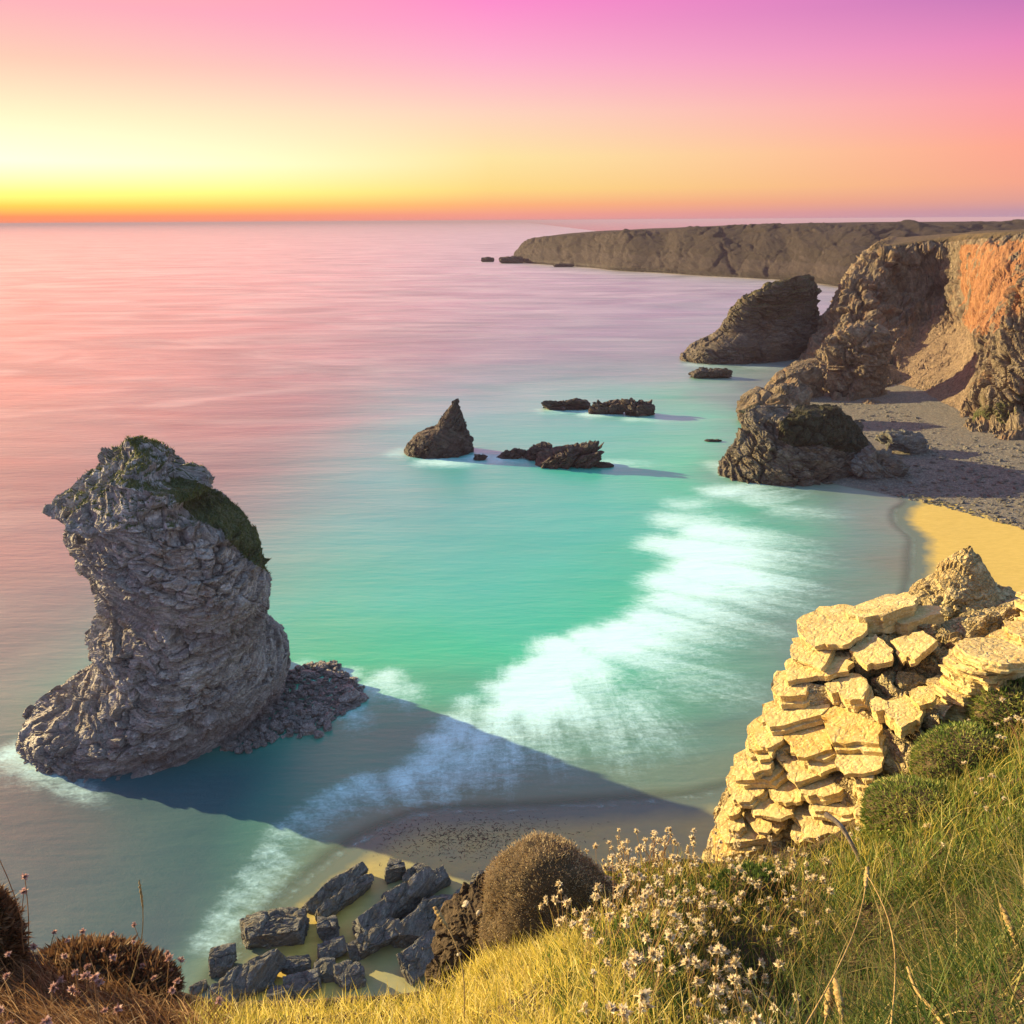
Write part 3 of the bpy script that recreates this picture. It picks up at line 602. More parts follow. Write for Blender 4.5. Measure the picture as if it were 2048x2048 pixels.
# ------------------------------------------------------------------ far headland (terrain)
HC = [(1040, 522, 1060, 488, 10), (1052, 525, 1072, 478, 16), (1100, 529, 1108, 471, 30), (1180, 535, 1188, 465, 50), (1240, 541, 1255, 463, 55), (1330, 546, 1335, 458, 75), (1420, 552, 1425, 455, 85), (1500, 556, 1500, 451, 100),
      (1570, 560, 1590, 449, 95), (1635, 566, 1680, 446, 105), (1690, 574, 1750, 445, 120), (1740, 576, 1850, 444, 130), (1850, 580, 1960, 443, 140), (2000, 585, 2120, 442.5, 150), (2200, 590, 2300, 442, 160)]
C = []
for bx, by, tx, ty, dy in HC:
    b = atz(bx, by); tt = aty(tx, ty, b[1] + dy); row = [b + [0, 0, -2]]
    for f, g in ((.10, .30), (.28, .55), (.55, .78), (.82, .94)):
        q = b + (tt - b) * f; q[2] = tt[2] * g; row.append(q)
    row.append(tt)
    for k, dz in ((60, -.3), (250, -1.5), (600, -5), (1000, -14), (1200, -60)): row.append(tt + np.array([k * .12, k, dz]))
    C.append(row)
C = np.array(C); P = patch(C, 420, 170)
tp = np.linspace(0, 10, 170)
N = grid_normals(P); N = N * np.sign(-N[200, 60, 1]); 
am = (sstep(tp, 0, .4) * (1 - sstep(tp, 3.2, 4.7)))[None] 
Q = P.reshape(-1, 3)
gul = fbm(Q * np.array([.016, .004, .006]), 4, 91, ridged=True).reshape(P.shape[:2]) * 11
D = rockdisp(Q, 16, (.3, .2, .1), 93, .24).reshape(P.shape[:2])
plate = (fbm(Q * .004, 3, 95).reshape(P.shape[:2]) * 1.2) * sstep(tp, 4.6, 6)[None]
P = P + N * ((gul + D) * am * np.array([1, 1, .8]).mean())[..., None]; P[..., 2] += plate
Nn = grid_normals(P); Nn = Nn * np.sign(-Nn[200, 60, 1])
turf = (np.clip(sstep(Nn[..., 2], .30, .62) * sstep(P[..., 2], 8, 22) + sstep(tp, 4.4, 5)[None], 0, 1)).ravel()
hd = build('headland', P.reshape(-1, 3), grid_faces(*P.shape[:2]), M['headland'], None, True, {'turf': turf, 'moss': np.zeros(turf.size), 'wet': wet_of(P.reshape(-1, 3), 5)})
tag(hd, kind='structure')

# ------------------------------------------------------------------ cliff on the right (terrain)
z = 'z'
CC = [  # columns from the hidden seaward side round to the right edge; rows foot -> brow as (px, py, distance)
 [(1700, 640, 420), (1705, 610, 416), (1712, 585, 412), (1722, 560, 408), (1735, 530, 404), (1752, 506, 398)],
 [(1620, 715, 352), (1645, 690, 348), (1660, 655, 345), (1675, 615, 345), (1700, 560, 345), (1745, 505, 350)],
 [(1545, 775, z), (1610, 735, 312), (1652, 690, 318), (1680, 628, 325), (1706, 568, 330), (1765, 498, 342)],
 [(1600, 800, z), (1665, 765, 280), (1700, 700, 298), (1722, 640, 314), (1742, 575, 325), (1795, 494, 337)],
 [(1700, 815, z), (1735, 775, 272), (1760, 710, 294), (1775, 650, 314), (1795, 575, 330), (1835, 489, 336)],
 [(1775, 830, z), (1790, 790, 262), (1810, 730, 284), (1835, 665, 308), (1850, 585, 330), (1875, 485, 333)],
 [(1800, 860, z), (1825, 815, 247), (1860, 750, 264), (1890, 680, 288), (1905, 600, 318), (1912, 482, 326)],
 [(1850, 880, z), (1880, 830, 232), (1910, 765, 248), (1930, 690, 264), (1940, 600, 288), (1930, 479, 305)],
 [(1920, 895, z), (1945, 840, 220), (1960, 775, 230), (1975, 700, 240), (1972, 600, 262), (1978, 476, 282)],
 [(2000, 905, z), (2020, 850, 205), (2030, 780, 215), (2035, 700, 225), (2035, 600, 245), (2040, 472, 268)],
 [(2120, 920, z), (2140, 850, 195), (2140, 780, 205), (2140, 700, 214), (2150, 600, 232), (2150, 468, 258)],
 [(2400, 940, z), (2400, 850, 185), (2400, 780, 195), (2400, 700, 204), (2400, 600, 222), (2400, 465, 250)]]
C = []
for colm in CC:
    r = [atz(a, b) if d == 'z' else aty(a, b, d) for a, b, d in colm]
    r[0] = r[0] + np.array([0, 0, -1.5]); r[-1][2] = max(r[-1][2], r[-2][2] + 4); tt = r[-1]
    be = tt[0] / tt[1] * 1.06; dzs = {0: (-8, -20, -32, -42), 1: (-1.5, -4, -10, -20)}.get(CC.index(colm), (.8, .6, -1, -8))
    r += [tt + np.array([k * be, k, dz]) for k, dz in zip((14, 60, 200, 330), dzs)]
    C.append(r)
P = patch(np.array(C), 520, 300); S_ = np.linspace(0, 11, 520)[:, None]; T_ = np.linspace(0, 9, 300)[None]
N = grid_normals(P); N = N * np.sign(-N[260, 120, 1])
Q = P.reshape(-1, 3); shp = P.shape[:2]
scree = sstep(S_, 4.3, 5.2) * (1 - sstep(S_, 7.4, 8.2)) * (1 - sstep(T_ + .30 * np.abs(S_ - 6.4), 3.3, 3.9)) * sstep(T_, .1, .5)
orange = sstep(S_, 6.7, 7.1) * sstep(T_, 3.0, 3.5) * (1 - sstep(T_, 4.75, 4.95))
am = sstep(T_, 0, .3) * (1 - sstep(T_, 4.7, 5.2)) * (1 - .82 * scree)
D = rockdisp(Q, 5.5, (1.1, .25, .2), 131, .85).reshape(shp)
rib = fbm(Q * np.array([.10, .10, .022]), 4, 133, ridged=True).reshape(shp) * 3.2
small = fbm(Q * .5, 4, 137).reshape(shp) * .5
P = P + N * ((D * (1 - .72 * orange) + rib * (1 - .1 * orange)) * am + small * scree)[..., None]
P[..., 2] += (fbm(Q * .02, 4, 139).reshape(shp) * 1.6) * sstep(T_, 5.0, 6)
P += N * ((.5 * D + rib) * (1 - sstep(S_, 1.4, 2.6)) * sstep(T_, 4.8, 5.6))[..., None]
Nn = grid_normals(P); Nn = Nn * np.sign(-Nn[260, 120, 1])
turf = np.clip(sstep(T_, 4.85, 5.1) + .8 * sstep(Nn[..., 2], .55, .8) * sstep(T_, 3.2, 4.2) * (1 - orange) * (1 - scree), 0, 1)
turf = turf * (1 - .62 * (1 - sstep(S_, 1.2, 2.6)) * sstep(fbm(Q * .05, 3, 145).reshape(shp), -.35, .05))
moss = sstep(fbm(Q * .06, 3, 141).reshape(shp), .12, .4) * sstep(Nn[..., 2], .1, .5) * (1 - scree) * (1 - orange) * (T_ < 3) * .55
cl = build('cliff', P.reshape(-1, 3), grid_faces(*shp), M['cliff'], None, False, {'turf': turf.ravel(), 'scree': scree.ravel(), 'orange': orange.ravel(), 'moss': moss.ravel(), 'wet': np.zeros(Q.shape[0])})
tag(cl, kind='structure')
# buttress in front of the cliff, cut by the right edge of the photo
sl = [(2060, 552), (2036, 556), (2022, 580), (2006, 625), (1992, 665), (1978, 700), (1968, 745), (1955, 790), (1958, 830), (1972, 865), (1984, 900), (1985, 940)]
sr = [(2080, 552), (2110, 580), (2160, 640), (2200, 740), (2230, 840), (2240, 900), (2240, 940)]
V, F, N = loft(sl, sr, lambda y: 214, lambda y: 205, lambda f: float(np.interp(f, [0, .3, .7, 1], [13, 11, 9, 4])), 200, 260, 4.0, 157, amp=.8, bed=(.9, .2, .3), zmin=-1)
mo = np.clip(1.2 - V[:, 2] / 14, 0, 1) * (V[:, 0] > 103) * .75 + .3 * sstep(fbm(V * .15, 3, 8), .1, .4)
bt = build('cliff_buttress', V, F, M['cliff'], None, False, {'moss': mo, 'wet': np.zeros(len(V)), 'orange': sstep(V[:, 2], 24, 30) * .55, 'scree': np.zeros(len(V)), 'turf': np.zeros(len(V))})
tag(bt, kind='structure')

# ------------------------------------------------------------------ shingle: single stones near, one mass behind
VAR = []
for i in range(7):
    V, F = rock_shape((1, random.uniform(.6, .9), random.uniform(.35, .6)), 300 + i, 7, .35, .5, .9, cuts=6)
    VAR.append((V, F, mesh_np('pebble', V, F, M['pebble'], False, {'moss': np.zeros(len(V)), 'wet': np.zeros(len(V))})))
reg = [(1735, 965), (1760, 940), (1830, 930), (1830, 900), (1700, 860), (1660, 800), (1780, 800), (1860, 850), (1990, 890), (2060, 900), (2060, 1060), (1960, 1030), (1900, 1010), (1800, 985)]
near_, rest = [], []
cand = []
while len(cand) < 5200:
    px_ = random.uniform(1640, 2060); py_ = random.uniform(795, 1060)
    if not bool(in_poly(np.array(px_), np.array(py_), reg)): continue
    b = atz(px_, py_, 1.0); b[2] = ground_z(b[0], b[1])
    s_ = random.lognormvariate(-.75, .5); cand.append((b, min(s_, 1.6), px_, py_))
cand.sort(key=lambda c_: -c_[1] / c_[0][1])
for i, (b, s_, px_, py_) in enumerate(cand):
    if i < 260:
        o = obj('shingle_stone', VAR[i % 7][2], None, (b[0], b[1], b[2] + .08 * s_)); o.scale = (s_, s_, s_); o.rotation_euler = (random.uniform(-.3, .3), random.uniform(-.3, .3), random.uniform(0, 6.28))
        tag(o, 'angular grey stone lying on the shingle between mossy rock and cliff', 'stone', 'stones lying on the shingle beach')
    else: rest.append((b, s_))
Vs, Fs, k = [], [], 0
V5, F5 = rock_shape((1, .8, .5), 333, 5, .35, .5, .8)
for b, s_ in rest:
    a = random.uniform(0, 6.28); ca, sa = math.cos(a), math.sin(a); q = V5 * s_
    q = np.stack([q[:, 0] * ca - q[:, 1] * sa, q[:, 0] * sa + q[:, 1] * ca, q[:, 2]], 1) + b; Vs.append(q); Fs.append(F5 + k); k += len(q)
Vs = np.vstack(Vs)
o = build('shingle', Vs, np.vstack(Fs), M['pebble'], None, False, {'moss': np.zeros(len(Vs)), 'wet': np.zeros(len(Vs))}, np.zeros(3)); tag(o, 'grey shingle covering the cove below the cliff', 'shingle', kind='stuff')
# a darker stony ground under the shingle
xg = np.linspace(55, 190, 150); yg = np.linspace(140, 290, 150); XG, YG = np.meshgrid(xg, yg); sg, _, _ = shore_dist(XG, YG); zg = beach_z(sg, XG, YG)
pxg, pyg = project(np.stack([XG, YG, zg], -1)); inside = ((YG > 161) & (XG > 62)) | in_poly(pxg, pyg, [(1700, 985), (1760, 938), (1640, 800), (1780, 790), (2100, 880), (2300, 900), (2300, 1130), (2060, 1055), (1960, 1028), (1900, 1008), (1800, 983)])
zz = zg + np.where(inside, .10, -.6) + fbm(np.stack([XG, YG, XG * 0], -1).reshape(-1, 3) * .5, 3, 6).reshape(XG.shape) * .16
o = build('shingle_bank', np.stack([XG, YG, zz], -1).reshape(-1, 3), grid_faces(150, 150), M['pebble'], None, False, {'moss': np.zeros(XG.size), 'wet': np.zeros(XG.size)}, np.zeros(3)); tag(o, kind='structure')

# ------------------------------------------------------------------ rubble spilling from the foot of the tall stack
BV = []
for i in range(8):
    V, F = rock_shape((1, random.uniform(.55, .95), random.uniform(.5, .8)), 400 + i, 12, .45, .5, 1.0, cuts=6)
    BV.append(mesh_np('boulder', V, F, M['stack'], False, {'moss': np.zeros(len(V)), 'wet': np.full(len(V), .8)}))
rub = [(440, 1500), (470, 1440), (520, 1390), (560, 1350), (600, 1330), (650, 1322), (690, 1345), (735, 1395), (690, 1425), (650, 1450), (600, 1470), (560, 1475), (500, 1500)]
pts = []
tries = 0
while len(pts) < 175 and tries < 20000:
    tries += 1
    px_ = random.uniform(435, 740); py_ = random.uniform(1318, 1505)
    if not bool(in_poly(np.array(px_), np.array(py_), rub)): continue
    s_ = random.choice([.7, .8, .9, 1.0, 1.2, 1.5, 1.9]) * (1 + .0 * px_); b = atz(px_, py_, .3)
    if any((b[0] - q[0]) ** 2 + (b[1] - q[1]) ** 2 < (.36 * (s_ + w_)) ** 2 for q, w_ in pts): continue
    pts.append((b, s_))
for px_, py_, s_ in ((678, 1333, .8), (692, 1350, 1.1), (705, 1368, 1.0), (727, 1373, .5), (655, 1455, 1.5), (636, 1470, 1.2), (640, 1425, 2.0), (700, 1400, 2.6), (720, 1398, 1.6), (640, 1338, 2.2), (615, 1350, 1.8)): pts.append((atz(px_, py_, .2), s_))
for i, (b, s_) in enumerate(pts):
    o = obj('boulder', BV[i % 8], None, (b[0], b[1], .05 + .16 * s_)); o.scale = (s_, s_, s_ * random.uniform(.8, 1.15)); o.rotation_euler = (random.uniform(-.4, .4), random.uniform(-.4, .4), random.uniform(0, 6.28))
    tag(o, 'dark angular boulder in the rubble spilling right from the tall stack', 'boulder', 'boulders at the foot of the tall stack')
# drowned bed of smaller stones between them
Vs, Fs, k = [], [], 0
for _ in range(3000):
    px_ = random.uniform(400, 735); py_ = random.uniform(1320, 1530)
    if not bool(in_poly(np.array(px_), np.array(py_), rub)): continue
    b = atz(px_, py_, .05); s_ = random.uniform(.25, .75); a = random.uniform(0, 6.28); ca, sa = math.cos(a), math.sin(a); q = V5 * s_
    q = np.stack([q[:, 0] * ca - q[:, 1] * sa, q[:, 0] * sa + q[:, 1] * ca, q[:, 2]], 1) + b; Vs.append(q); Fs.append(F5 + k); k += len(q)
Vs = np.vstack(Vs); o = build('rubble', Vs, np.vstack(Fs), M['stack'], None, False, {'moss': np.zeros(len(Vs)), 'wet': np.full(len(Vs), .8)}, np.zeros(3)); tag(o, 'small wet stones filling gaps between boulders beside the tall stack', 'rubble', kind='stuff')

# ------------------------------------------------------------------ rocks on the sand below the camera
SR = M['shore_rock']; G = 'rocks on the sand below the cliff top'
def srock(xc, yc, lx, ly, hz, rz, seed, label, tilt=(0, 0), z=0.0, box=.8, bed=(.75, .08, .05), n=40, mat=None, amp=.75, size=None, cuts=4, wet=None):
    lx *= 1.3; ly *= 1.3; hz *= 1.3
    if lx > 2.4: tilt = (tilt[0] + .25, tilt[1] - .12)
    b = atz(xc, yc, .6); gz = max(ground_z(b[0], b[1]), -.3)
    V, F = rock_shape((lx, ly, hz), seed, n, box, size or hz * .42, amp, bed, cuts); V = V @ rotm(tilt[0], tilt[1], rz).T
    Vw = V + np.array([b[0], b[1], gz + hz * .30 + z])
    return tag(build('shore_boulder', Vw, F, mat or SR, None, False, {'moss': np.zeros(len(V)), 'wet': np.clip(.5 - Vw[:, 2], 0, .6)}), label, 'rock', G)
srock(545, 1862, 4.4, 2.2, 2.0, .05, 501, 'long brown-topped boulder lying at the foam edge on the sand', n=40)
srock(655, 1865, 1.3, 1.2, 1.6, .2, 502, 'squat block butted against the long brown-topped boulder')
srock(672, 1775, 5.0, 1.35, 1.2, .82, 503, 'left leaning double slab pointing up the beach beside sunlit sand', (0, 0), n=40)
srock(690, 1800, 4.6, .9, 1.5, .82, 504, 'narrow slab lying along the right side of leaning double slab', (.2, 0), n=40)
srock(500, 1835, 1.0, .6, .6, .3, 505, 'small dark stone behind the long brown-topped boulder')
srock(446, 1924, 1.6, 1.4, 1.5, .2, 506, 'blocky dark boulder standing alone in the foam at lower left')
srock(395, 1965, 1.0, .7, .6, .5, 507, 'small dark stone left of the long tawny wedge')
srock(500, 1968, 4.6, 1.5, 1.8, .52, 508, 'long tawny wedge boulder above the yellow grass', (0, -.1), n=40)
srock(590, 1930, 1.8, 1.3, 1.0, .3, 509, 'flat shadowed boulder between tawny wedge and brown-topped boulder')
srock(665, 1905, 1.8, 1.2, 1.0, .4, 510, 'rounded boulder below the squat block')
srock(650, 1945, 1.3, 1.1, 1.1, .1, 511, 'knobbly brown boulder in the middle of the shore rocks')
srock(600, 1975, 2.4, 1.2, 1.2, .2, 512, 'broad dark boulder just above the yellow grass edge')
srock(560, 1990, 1.4, 1.2, 1.2, .1, 513, 'upright tan boulder at the grass edge below tawny wedge')
srock(730, 1900, 2.0, 1.2, 1.2, .6, 514, 'dark boulder filling the gap beside the great ribbed slab')
srock(795, 1830, 6.2, 1.7, 2.4, .75, 515, 'great ribbed grey-green slab leaning up to the right', (.25, 0), n=40)
srock(850, 1850, 5.0, 1.6, 2.0, .85, 516, 'second ribbed slab tucked behind the great ribbed slab', (.3, 0), n=40)
srock(760, 1890, 3.0, 1.5, 2.0, .75, 517, 'lower end block of the great ribbed slab', (.2, .1), n=40)
srock(905, 1835, 3.6, 1.4, 1.6, .8, 518, 'blue-grey slab right of the two ribbed slabs', (.2, 0), n=40)
srock(700, 1960, 1.8, 1.3, 1.4, .3, 519, 'pale mottled boulder at the lower left of the ribbed slabs')
srock(850, 1930, 3.4, 2.0, 1.8, .7, 520, 'wide dark slab under the ribbed slabs near the grass', (.2, .0), n=40)
srock(790, 1745, 1.5, 1.4, 1.5, .3, 521, 'rounded dark boulder at the top of the shore rocks')
srock(826, 1755, 2.6, .9, 1.2, 1.0, 522, 'brown finger of rock leaning beside the topmost rounded boulder', (.1, 0))
srock(782, 1790, 1.3, .7, .7, .9, 523, 'small grey block below the topmost rounded boulder')
srock(865, 1775, 2.4, 1.5, 1.4, .6, 524, 'blue-grey block right of the brown finger of rock')
srock(970, 1770, 2.9, 1.3, 1.2, .25, 525, 'lone brown boulder on the sand left of the domed cushion')
srock(755, 1822, .6, .5, .5, .2, 526, 'tiny dark stone beside the triangle of sunlit sand')
srock(730, 1858, .9, .6, .5, .4, 527, 'small stone on the sand left of the great ribbed slab')
srock(960, 1850, 1.8, 1.2, 1.0, .5, 528, 'low dark boulder behind the eroded earth bank')
srock(940, 1815, 1.4, .8, .7, .6, 529, 'small boulder between the blue-grey slab and lone brown boulder')

# strand line of weed
n = 1500; px_ = RNG.normal(960, 95, n * 2); py_ = RNG.normal(1668, 24, n * 2); k = (py_ > 1612 + np.abs(px_ - 950) * .02) & (py_ < 1740) & (px_ > 730); px_, py_ = px_[k][:n], py_[k][:n]
B = np.array([atz(a, b, .5) for a, b in zip(px_, py_)]); B[:, 2] = [ground_z(a, b) + .02 for a, b in B[:, :2]]
v_, f_, t_ = blades(B, RNG.uniform(.12, .45, len(B)), RNG.uniform(.04, .09, len(B)), 1.45, RNG.uniform(0, 6.28, len(B)), .15, .5, 2)
o = blade_obj('seaweed', M['weed'], [(v_, f_, t_)], None, np.zeros(3)); tag(o, 'dark seaweed flecks strewn over the shaded sand', 'seaweed', kind='stuff')

# ------------------------------------------------------------------ cliff top under the camera (terrain)
FX = [-150, 100, 330, 440, 640, 860, 980, 1100, 1300, 1500, 1700, 1900, 2200]
FE = [(1900, 2.0), (1955, 2.05), (2010, 2.1), (2035, 2.1), (2020, 2.12), (2010, 2.2), (1935, 2.5), (1830, 2.85), (1745, 3.15), (1745, 3.15), (1680, 3.1), (1480, 3.5), (1300, 4.2)]
FN = [1.2, 1.2, 1.22, 1.22, 1.22, 1.2, 1.2, 1.15, 1.1, 1.1, 1.1, 1.0, .95]
C = []
for x, (ey, eY), nY in zip(FX, FE, FN):
    e = aty(x, ey, eY); nr = aty(1024 + (x - 1024) * 1.15, 2230, nY)
    shade_hollow = .32 if 1500 <= x <= 1900 else 0  # dip shaped into the ground to put the lower right grass in shade
    back = nr + np.array([0, -1.6, .25])
    m1 = nr * .62 + e * .38 - np.array([0, 0, shade_hollow]); m2 = nr * .3 + e * .7 - np.array([0, 0, shade_hollow * .4])
    C.append([back, nr, m1, m2, e, e + np.array([-.03, .22, -.35]), e + np.array([-.2, .9, -3]), e + np.array([-.5, 4, -16]), np.array([e[0] * 3, e[1] + 12, -.5])])
FG = patch(np.array(C), 340, 200); TF = np.linspace(0, 8, 200)[None]
q = FG.reshape(-1, 3)
FG[..., 2] += (fbm(q * 1.6, 4, 201).reshape(FG.shape[:2]) * .10 + fbm(q * 6, 3, 203).reshape(FG.shape[:2]) * .03) * (1 - sstep(TF, 4.2, 5)) * sstep(TF, 1, 1.6)
dn = grid_normals(FG); dn *= np.sign(dn[100, 60, 2])
FG += dn * (rockdisp(q, .9, (.3, .2, 0), 205, .5).reshape(FG.shape[:2]) * sstep(TF, 4.4, 6))[..., None]
tag(build('cliff_top', FG.reshape(-1, 3), grid_faces(*FG.shape[:2]), M['soil'], None, True), kind='structure')
top_sel = (np.broadcast_to(TF, FG.shape[:2]) < 4.35).ravel()
FV = FG.reshape(-1, 3); FN_ = dn.reshape(-1, 3); FPX, FPY = project(FV)
def on_turf(n, poly, seed=0, jit=.012):
    """random points on the cliff-top ground that fall inside a region measured on the photo"""
    rg = np.random.default_rng(seed); ix = np.where(top_sel & in_poly(FPX, FPY, poly))[0]
    dist = FV[ix, 1]; w_ = dist / dist.sum() if len(ix) else None
    # weight by the ground area of each vertex so that the cover is even
    du = np.linalg.norm(np.gradient(FG, axis=0), axis=2).ravel()[ix] * np.linalg.norm(np.gradient(FG, axis=1), axis=2).ravel()[ix]
    k = rg.choice(ix, n, p=du / du.sum()); P_ = FV[k] + rg.normal(0, jit, (n, 3)) * np.array([1, 1, .2]); return P_, FN_[k]

# ------------------------------------------------------------------ layered rock outcrop
OC = [
 [(1330, 1960, 3.70), (1400, 1760, 3.48), (1540, 1780, 3.3), (1690, 1770, 3.1), (1790, 1760, 2.95)],
 [(1360, 1800, 3.85), (1425, 1690, 3.58), (1560, 1690, 3.40), (1700, 1670, 3.22), (1790, 1640, 3.10)],
 [(1380, 1740, 4.05), (1462, 1570, 3.72), (1590, 1560, 3.54), (1720, 1540, 3.38), (1820, 1500, 3.27)],
 [(1420, 1640, 4.25), (1520, 1450, 3.88), (1640, 1440, 3.70), (1760, 1425, 3.54), (1880, 1400, 3.45)],
 [(1500, 1520, 4.45), (1585, 1330, 4.06), (1690, 1335, 3.88), (1810, 1335, 3.72), (1940, 1330, 3.66)],
 [(1560, 1420, 4.65), (1630, 1262, 4.22), (1740, 1262, 4.06), (1860, 1265, 3.92), (2000, 1260, 3.88)],
 [(1600, 1380, 4.9), (1690, 1228, 4.40), (1790, 1208, 4.28), (1910, 1210, 4.18), (2080, 1180, 4.10)],
 [(1640, 1400, 5.5), (1720, 1260, 5.0), (1800, 1240, 5.0), (1930, 1240, 4.9), (2100, 1200, 4.8)],
 [(1700, 1600, 6.5), (1760, 1500, 6.5), (1830, 1480, 6.5), (1950, 1480, 6.5), (2150, 1450, 6.5)]]
OP = patch(np.array([[aty(*p_) for p_ in r] for r in OC]), 330, 220)
on = grid_normals(OP); on *= np.sign(on[100, 100, 2])
od = rockdisp(OP.reshape(-1, 3), .34, (.12, -.25, .35), 231, .55, big=.8, lam=.8).reshape(OP.shape[:2])
lim = 1 - sstep(np.linspace(0, 4, 220), .9, 1.5)[None]
OPd = OP + on * (od - .07)[..., None]
oc0 = OP[150, 120].copy()
outc = empty('rock_outcrop', oc0); tag(outc, 'sunlit golden outcrop of stacked slate slabs at right above the beach', 'rock')
mo = np.clip(np.broadcast_to(lim * .8, OP.shape[:2]) + 0, 0, 1).ravel() * .9
build('base_rock', OPd.reshape(-1, 3) - oc0, grid_faces(*OP.shape[:2]), M['outcrop'], outc, False, {'moss': mo * .6, 'wet': np.zeros(mo.size)}, np.zeros(3))
def slab_mesh(la, lb, th, rg, layers=3):
    """irregular flake of slate: an angular outline in several thin leaves, each leaf a little in or out"""
    k = int(rg.integers(5, 9)); ang = (np.arange(k) + rg.uniform(-.28, .28, k)) * 2 * np.pi / k + rg.uniform(0, 6.28)
    rad = rg.uniform(.85, 1.08, k); cx = np.cos(ang) * rad; cy = np.sin(ang) * rad
    cx = np.sign(cx) * np.abs(cx) ** .8; cy = np.sign(cy) * np.abs(cy) ** .8
    n = 30; t_ = np.linspace(0, k, n, endpoint=False); i = t_.astype(int); f = t_ - i
    bx = cx[i] * (1 - f) + cx[(i + 1) % k] * f; by = cy[i] * (1 - f) + cy[(i + 1) % k] * f
    bx += rg.normal(0, .035, n); by += rg.normal(0, .045, n)
    rings = []; zz = np.linspace(-.5, .5, layers + 1) + np.r_[0, rg.normal(0, .08, layers - 1), 0] if layers > 1 else np.array([-.5, .5])
    for L in range(layers):
        s_ = 1 + rg.uniform(-.10, .05); ox, oy = rg.normal(0, .035, 2); jx = rg.normal(0, .018, n)
        for zv in (zz[L] + .015, zz[L + 1] - .015):
            rings.append(np.stack([(bx * s_ + ox + jx) * la / 2, (by * s_ + oy + jx) * lb / 2, np.full(n, zv * th) + rg.normal(0, th * .03, n)], 1))
    V = np.vstack(rings); nr = len(rings); F4 = grid_faces(nr, n, True)
    return V, [F4, np.arange((nr - 1) * n, nr * n)[None]]
def frame(n_, strike):
    n_ = n_ / np.linalg.norm(n_); a = strike - n_ * (strike @ n_); a /= np.linalg.norm(a); return np.stack([a, np.cross(n_, a), n_], 1)
rg = np.random.default_rng(5)
def add_slab(parent, org, c, la, lb, th, n_, strike, layers=3, name='slab'):
    V, F = slab_mesh(la, lb, th, rg, layers); Vw = V @ frame(np.array(n_, float), np.array(strike, float)).T + c - org
    V0 = Vw.mean(0); o = build(name, Vw, F, M['slab'], parent, False, {'moss': np.full(len(V), rg.uniform(-.25, .62) * (rg.random() < .6)), 'wet': np.zeros(len(V))}, V0); return o
BN = np.array([-.32, -.02, .945]); BN /= np.linalg.norm(BN)
hcoord = OP @ BN; cols_ = np.arange(56, 214)
h = hcoord[40, 60:200].min() - .05; top_h = np.percentile(hcoord[40:265, 56:214], 99.5)
while h < top_h:
    th = float(rg.choice([.022, .03, .04, .052, .075], p=[.25, .25, .25, .17, .08])); h += th
    # front edge of this bed: the row where the slope reaches the bed, column by column
    sub = hcoord[:262, :]; front = np.array([np.argmax(sub[30:, b] > h) + 30 if (sub[30:, b] > h).any() else -1 for b in cols_])
    b = int(rg.integers(0, 10))
    while b < len(cols_) - 6:
        wcol = int(rg.choice([10, 16, 24, 36, 52, 66])); b2 = min(b + wcol, len(cols_) - 1); mid = (b + b2) // 2
        if front[mid] > 31 and rg.random() > .10:
            a = front[mid]; c = OP[a, cols_[mid]]; la = np.linalg.norm((OP[a, cols_[b2]] - OP[a, cols_[b]])[:2])
            if .06 < la < 1.2 and not (a > 235 and cols_[mid] < 90):
                lb = min(rg.uniform(.26, .42), la * 1.5); proud = rg.normal(0, .022)
                fwd = np.array([-.16, -.97, 0]); cc_ = c - fwd * (lb * .5 - .03 - proud)
                cc_ = cc_ + BN * (h - th / 2 - cc_ @ BN)
                nn_ = BN + rg.normal(0, .012, 3); add_slab(outc, oc0, cc_, la * rg.uniform(1.02, 1.18), lb, th * .94, nn_, (.98, -.16 + rg.normal(0, .10), .26), 1 + int(th > .035) + int(th > .06))
        b = b2 + int(rg.integers(0, 3))
# a squared block of thin leaves right of the slabs, and the ragged pile at the frame edge
for (px0, py0, Yd, w_, d_, n_l, t_h) in ((1915, 1400, 3.60, .30, .36, 10, .036), (2005, 1340, 3.75, .28, .3, 9, .034), (2072, 1270, 3.85, .22, .3, 14, .034)):
    c = aty(px0, py0, Yd); zc_ = c[2] - .05
    for L in range(n_l):
        add_slab(outc, oc0, np.array([c[0] + rg.normal(0, .025) + .012 * L, c[1] + rg.normal(0, .02), zc_]), w_ * rg.uniform(.82, 1.08), d_ * rg.uniform(.85, 1.05), t_h * rg.uniform(.7, 1.3), (-.10 + rg.normal(0, .03), .10, .99), (.97, .2, .06), 3)
        zc_ += t_h * .93
for (px0, py0, Yd, w_) in ((1770, 1228, 4.25, .36), (1700, 1248, 4.3, .26), (1830, 1245, 4.2, .3)):
    add_slab(outc, oc0, aty(px0, py0, Yd), w_ * 1.2, w_ * .7, .11, (-.2, .12, .97), (.96, .28, .06), 4)
# pointed boulder on the outcrop's crest
V, F = CS[40]; V = V.copy(); N0 = V.copy()
apex = np.array([-.22, 0, 1.0]); V = V * np.array([.50, .42, .34])
V[:, 2] = np.where(V[:, 2] > 0, V[:, 2] * .6, V[:, 2]); k = np.clip(1 - np.hypot((V[:, 0] + .07) / .30, V[:, 1] / .30), 0, 1); V[:, 2] += k * .36
V += N0 * rockdisp(V + 3, .22, (.4, -.5, .2), 261, .38, .7, .5)[:, None]; loc = aty(1935, 1210, 4.5)
tag(build('pointed_boulder', V * .66 + loc, F, M['outcrop'], None, False, {'moss': np.where(V[:, 0] > -.05, .28, 0.0), 'wet': np.zeros(len(V))}), 'pointed boulder crowning the sunlit slate outcrop, sand behind it', 'boulder')

